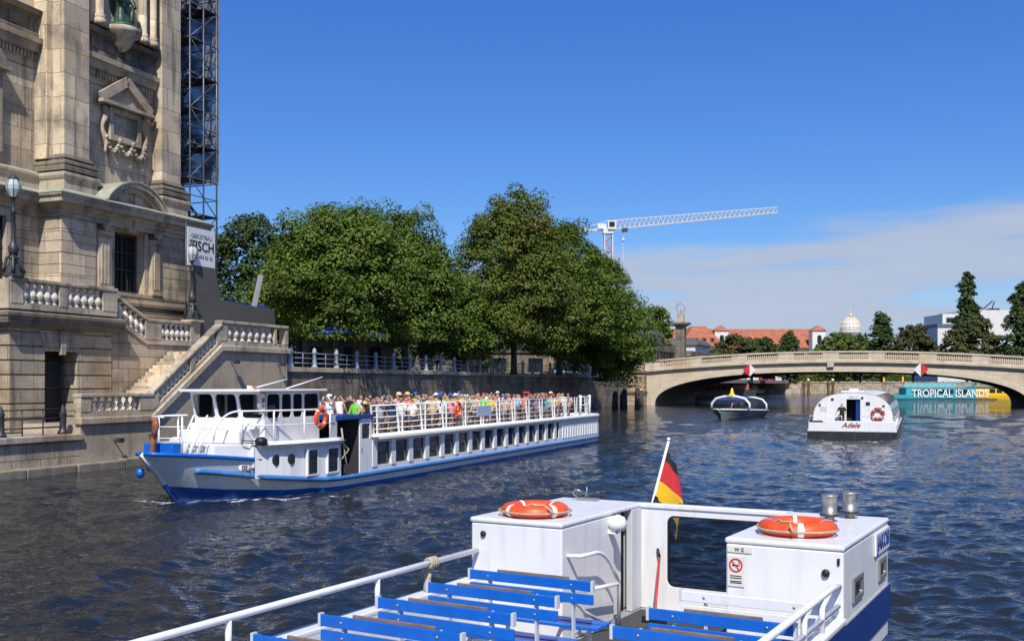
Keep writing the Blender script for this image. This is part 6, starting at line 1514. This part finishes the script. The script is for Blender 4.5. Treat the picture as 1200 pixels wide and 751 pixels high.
def tree(name, label, fr, base, height, lobes, mat, seed, size=.38, clumps=260, per=80, cr=1.0, group=None, trunk_r=.35, lean=(0, 0), droop=.25, crown_name='crown', fill=.16):
    """lobes: (dx, dy, z, rx, ry, rz) measured from the base"""
    rg = np.random.default_rng(seed)
    o = thing(name, label, 'tree', fr, base, group, local=True)
    bx = lobes
    vol = np.array([(l[3]*l[4])**.5*l[5] for l in lobes]); cnt = np.maximum(6, (clumps*vol/vol.sum()).astype(int))
    P, Nn, T = [], [], []
    tips = []
    for (dx, dy, z, rx, ry, rz), m in zip(lobes, cnt):
        u = rg.normal(size=(m, 3)); u /= np.linalg.norm(u, axis=1, keepdims=True); u[:, 2] = np.where(u[:, 2] < -.86, -u[:, 2], u[:, 2])
        rr = rg.uniform(.62, 1.0, (m, 1))**.6*np.clip(rg.normal(1, .10, (m, 1)), .8, 1.12)
        cen = np.array([dx, dy, z])+u*rr*np.array([rx, ry, rz])
        ok = np.ones(m, bool)
        for l in lobes:
            q = (cen-np.array(l[:3]))/np.array(l[3:6]); ok &= ~((q**2).sum(1) < .30)
        cen = cen[ok]; u = u[ok]; tips.append(cen)
        for c, d in zip(cen, u):
            k = int(per*rg.uniform(.6, 1.4)); r = cr*rg.uniform(.65, 1.35)
            g = rg.normal(size=(k, 3)); g /= np.linalg.norm(g, axis=1, keepdims=True)
            rad = rg.uniform(.25, 1, (k, 1))**.45
            off = g*rad*r*np.array([1.05, 1.05, .62])
            pp = c+off; pp[:, 2] -= droop*(off[:, 0]**2+off[:, 1]**2)/r
            nn = g*.75+d*.35+np.array([0, 0, .65])+rg.normal(0, .38, (k, 3)); nn /= np.linalg.norm(nn, axis=1, keepdims=True)
            P.append(pp); Nn.append(nn); T.append(np.clip(rg.normal(.5, .2, k)+.55*(rg.random()-.5), 0, 1))
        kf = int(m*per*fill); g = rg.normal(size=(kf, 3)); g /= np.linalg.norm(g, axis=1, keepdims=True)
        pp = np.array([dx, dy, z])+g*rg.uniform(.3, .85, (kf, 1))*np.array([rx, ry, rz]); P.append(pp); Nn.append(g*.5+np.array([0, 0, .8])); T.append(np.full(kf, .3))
    P = np.vstack(P); Nn = np.vstack(Nn); Nn /= np.linalg.norm(Nn, axis=1, keepdims=True); T = np.concatenate(T)
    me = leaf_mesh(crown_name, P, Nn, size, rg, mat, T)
    c = bpy.data.objects.new(crown_name, me); C.objects.link(c); c.parent = o
    # trunk with limbs up into the lobes
    b = MB(); zf = min(l[2]-l[5] for l in lobes); z1 = max(zf+1.0, height*.28)
    b.tube([(0, 0, -.2), (.03, .02, .4), (lean[0]*.5, lean[1]*.5, z1*.6), (lean[0], lean[1], z1)], trunk_r, 9, rr=[trunk_r*1.35, trunk_r*1.05, trunk_r*.9, trunk_r*.75])
    for l in lobes:
        e = Vector((l[0], l[1], l[2]+l[5]*.3)); s_ = Vector((lean[0], lean[1], z1-.3)); m_ = s_.lerp(e, .5)+Vector((rg.uniform(-.4, .4), rg.uniform(-.4, .4), .5))
        b.tube([s_, m_, e], .1, 6, rr=[trunk_r*.55, trunk_r*.34, .05])
    b.build('trunk', BARK, o)
    allt = np.vstack(tips)
    return o
GT = 'chestnut trees along the embankment'
def W(px, d, z=4.9): return ((px-600)/1200*d, d, z)
# row on the embankment: (t, s, height, half width, material, label)
def chestnut(label, pos, H, Wd, mat, seed, zb=4.2, cl=300, extra=()):
    rz = (H-zb)/2
    lobes = [(0, 0, zb+rz, Wd*.72, Wd*.72, rz*.96), (Wd*.42, -Wd*.2, zb+rz*.75, Wd*.55, Wd*.55, rz*.66), (-Wd*.45, Wd*.05, zb+rz*.8, Wd*.55, Wd*.55, rz*.68), (.1*Wd, Wd*.45, zb+rz*.85, Wd*.5, Wd*.5, rz*.7), (-.05*Wd, -Wd*.5, zb+rz*.62, Wd*.52, Wd*.5, rz*.58), (Wd*.15, 0, zb+rz*1.42, Wd*.45, Wd*.45, rz*.52), (-Wd*.25, -Wd*.1, zb+rz*1.35, Wd*.4, Wd*.4, rz*.5)]+list(extra)
    return tree('chestnut_tree', label, WD, pos, H, lobes, mat, seed, clumps=int(cl*.66), size=.32, per=200, cr=1.5, droop=.36, group=GT, trunk_r=.36)
chestnut('chestnut tree next to the hoarding, leftmost of the embankment row', W(398, 92), 15.6, 7.6, LEAF_A, 11, zb=2.2, cl=460)
chestnut('low chestnut tree filling the gap behind the leftmost one', W(350, 101), 12.6, 5.6, LEAF_A, 12, zb=3.2, cl=260)
chestnut('pointed chestnut tree, second big one from the hoarding', W(474, 104), 16.9, 5.8, LEAF_A, 13, zb=2.0, cl=440)
chestnut('chestnut tree hanging low before the trunks, third from the hoarding', W(536, 113), 11.2, 4.8, LEAF_A, 14, zb=1.0, cl=270)
chestnut('tallest chestnut tree with browning leaves, middle of the row', W(602, 118), 21.2, 7.6, LEAF_B, 15, zb=1.8, cl=640)
chestnut('dark green chestnut tree right behind the tallest one', W(655, 131), 20.0, 8.0, LEAF_A, 16, zb=1.6, cl=480)
chestnut('chestnut tree right of the tallest, stepping down towards the bridge', W(696, 138), 16.6, 7.0, LEAF_A, 17, zb=.2, cl=430)
chestnut('last chestnut tree of the row, overhanging the water by the bridge', W(725, 143), 12.4, 5.2, LEAF_A, 18, zb=-1.5, cl=330)
for i, (px, d, H, wd_, lab) in enumerate(((330, 122, 9.5, 5.5, 'low park tree behind the blue parasol'), (420, 128, 9.0, 6.5, 'low park tree behind the parasols and the leftmost chestnuts'), (510, 146, 11.5, 7.5, 'low park tree behind the middle chestnut trunks'), (575, 156, 11.5, 7.5, 'low park tree behind the tallest chestnut trunk'), (640, 168, 11.5, 8, 'low park tree deep behind the right chestnuts'), (690, 178, 11, 8, 'low park tree beside the pavilion columns'))):
    tree('park_tree', lab, WD, W(px, d), H, [(0, 0, H*.5, wd_, wd_*.7, H*.52), (wd_*.6, 0, H*.42, wd_*.6, wd_*.5, H*.42), (-wd_*.6, 0, H*.42, wd_*.6, wd_*.5, H*.42)], LEAF_C, 80+i, size=.55, clumps=150, per=60, cr=1.2, group='park trees behind the embankment row')
tree('broad_tree', 'dark broad tree between the scaffold and the first chestnut', WD, W(290, 108), 16.6, [(0, 0, 10.5, 5.0, 4.5, 6.2), (2.6, 0, 9.5, 3.6, 3.2, 4.8), (-2.8, 0, 9.5, 3.4, 3.2, 4.6), (.6, 0, 14, 3.0, 3, 2.6)], LEAF_C, 31, clumps=260, per=70, cr=1.0)
tree('broad_tree', 'broad tree just right of the chestnut row by the pavilion roof', WD, W(766, 215, 5.6), 14.6, [(0, 0, 10, 3.6, 3.2, 4.6), (1.2, 0, 8, 2.6, 2.6, 3.6)], LEAF_A, 32, size=.6, clumps=90, per=60, cr=1.1)
FAR = [
 # label, name, px, d, ground, [(dx,z,rx,rz)...], mat
 ('grey-green willow behind the bridge left of the skyline dome', 'willow_tree', 862, 300, 4.4, [(0, 8, 6.5, 6), (-4, 7, 4, 4.5), (4, 7.5, 4.5, 5)], LEAF_E),
 ('dark pointed tree left of the second tower of the red-roofed building', 'conifer', 925, 330, 4.4, [(0, 7, 3.4, 8), (.4, 11.8, 1.7, 4)], LEAF_C),
 ('dark rounded tree in front of the red roof', 'broad_tree', 895, 325, 4.4, [(0, 7, 4.2, 7), (3, 6, 3.5, 5)], LEAF_C),
 ('bright willow below the golden dome', 'willow_tree', 982, 300, 4.4, [(0, 8, 6.6, 6.4), (-4, 6.5, 4.2, 5), (4.4, 7, 4.2, 5)], LEAF_D),
 ('dark tree between the dome and the conical tree', 'broad_tree', 1008, 345, 4.4, [(0, 8, 5.5, 8), (4, 7, 4, 6)], LEAF_C),
 ('dark conical tree right of the golden dome', 'poplar_tree', 1033, 320, 4.4, [(0, 10, 3.4, 10.4), (.3, 17, 2.2, 4.6), (-.6, 8, 3.4, 7)], LEAF_C),
 ('brownish rounded tree left of the white block', 'broad_tree', 1070, 290, 4.4, [(0, 8, 6.2, 7.2), (-4.5, 6.5, 3.6, 4.6), (4.4, 6.5, 3.8, 5), (.8, 13.4, 3, 2.6)], LEAF_E),
 ('tall poplar in front of the white block', 'poplar_tree', 1133, 290, 4.4, [(0, 14, 3.0, 10), (.2, 24, 2.0, 6.6), (1.6, 18.0, 2.2, 4)], LEAF_C),
 ('large rounded tree at the foot of the tall poplar', 'broad_tree', 1140, 270, 4.4, [(0, 8, 7.4, 7.8), (-4.6, 7, 4.4, 5.6), (5.2, 6.4, 4.6, 5.2), (.4, 13.5, 4.2, 3.4)], LEAF_E),
 ('dark tall tree at the right edge of the skyline', 'poplar_tree', 1196, 250, 4.4, [(0, 12, 3.4, 10.6), (.4, 19, 2.4, 5.2), (2.2, 10, 3.2, 8)], LEAF_C),
 ('hanging willow under the bridge crown', 'willow_tree', 985, 412, 4.4, [(0, 7, 7.5, 6.8), (-6, 6, 4.6, 5.4), (6, 6, 5, 5.4)], LEAF_D),
 ('bushy green tree behind the far quay near the turquoise boat', 'broad_tree', 1062, 420, 4.4, [(0, 6.4, 7, 6), (7, 6, 5.5, 5.4), (-6.5, 5.5, 4.6, 4.6)], LEAF_C),
 ('dark bushy tree behind the kiosks on the far quay', 'broad_tree', 925, 420, 4.4, [(0, 6.5, 8, 6.2), (-8, 6, 5.6, 5), (8, 6, 5.6, 5)], LEAF_C),
 ('dense dark tree behind the turquoise boat under the bridge', 'broad_tree', 1125, 425, 4.4, [(0, 6.5, 9, 6.6), (-9, 6, 6, 5.6), (9, 6, 6, 5.4)], LEAF_C),
 ('dense green tree right of the turquoise boat under the bridge', 'broad_tree', 1180, 425, 4.4, [(0, 6.5, 9, 6.6), (9, 6, 6, 5.4)], LEAF_C),
]
for i, (lab, nm, px, d, g, lb, mt) in enumerate(FAR):
    H = max(l[1]+l[2] for l in lb)
    tree(nm, lab, WD, W(px, d, g), H, [(x, 0, z, rx, rx*.8, rz) for x, z, rx, rz in lb], mt, 50+i, size=.8, clumps=int(26*sum(l[2]*l[3] for l in lb)**.5)+30, per=46, cr=1.15, trunk_r=.3, droop=.5 if 'willow' in nm else .2, group='trees beyond the bridge')
rg5 = np.random.default_rng(5); nh = 26000
hg = thing('hedge', 'long bright green hedge along the far quay under the bridge', 'hedge', WD, (150, 412, 4.4), local=True)
P = np.stack([rg5.uniform(-46, 62, nh), rg5.uniform(-2, 2, nh), 0*rg5.uniform(0, 1, nh)], 1)
P[:, 2] = rg5.uniform(.1, 1, nh)*(3.4+.7*np.sin(P[:, 0]*.5)+.5*np.sin(P[:, 0]*1.3)); Nn = rg5.normal(size=(nh, 3))+np.array([0, -.7, .5]); Nn /= np.linalg.norm(Nn, axis=1, keepdims=True)
hm = leaf_mesh('foliage', P, Nn, .6, rg5, LEAF_D, np.clip(rg5.normal(.5, .2, nh), 0, 1)); ho = bpy.data.objects.new('foliage', hm); C.objects.link(ho); ho.parent = hg
def parasol(label, px, d, z, r, mat):
    x, y, _ = W(px, d); g = thing('parasol', label, 'parasol', WD, (x, y, 4.9), 'parasols under the trees')
    b = MB(); b.lathe(x, y, [(r, z), (r*.5, z+.45), (.03, z+.75)], 8, smooth=False); b.build('canopy', mat, g); MB().tube([(x, y, 4.9), (x, y, z+.7)], .04, 6).build('pole', STEEL, g)
parasol('blue parasol under the trees behind the embankment railing', 392, 88, 7.9, 1.9, BLUECLOTH)
parasol('white parasol under the trees right of the blue one', 428, 92, 7.8, 2.4, LIMEW)
for px, d, col, cn, lab in ((549, 121, (.70, .2, .25), 'pink', 'in pink at the sunlit railing'), (556, 121.5, (.75, .74, .7), 'white', 'in white beside the one in pink'), (512, 116, (.02, .02, .03), 'black', 'in black beneath the chestnut trees'), (625, 137, (.75, .5, .35), 'peach', 'in peach further along under the trees')):
    x, y, z = W(px, d); person(STAND, f'walker {lab} on the promenade', WD, (x, y, 4.9), pr9.uniform(0, 360), col, .3, 'walkers on the promenade')
# stalls in the shade behind the trees close the view under the crowns
for i, (px, d, w_, mat, lab) in enumerate(((405, 105, 9, SAND_DARK, 'dark stall wall behind the parasols'), (500, 128, 12, SAND_DARK, 'low pavilion wall glimpsed under the middle trees'), (585, 150, 16, SAND_DARK, 'dark garden wall glimpsed under the tallest chestnut'))):  # all walls in the same dark stone
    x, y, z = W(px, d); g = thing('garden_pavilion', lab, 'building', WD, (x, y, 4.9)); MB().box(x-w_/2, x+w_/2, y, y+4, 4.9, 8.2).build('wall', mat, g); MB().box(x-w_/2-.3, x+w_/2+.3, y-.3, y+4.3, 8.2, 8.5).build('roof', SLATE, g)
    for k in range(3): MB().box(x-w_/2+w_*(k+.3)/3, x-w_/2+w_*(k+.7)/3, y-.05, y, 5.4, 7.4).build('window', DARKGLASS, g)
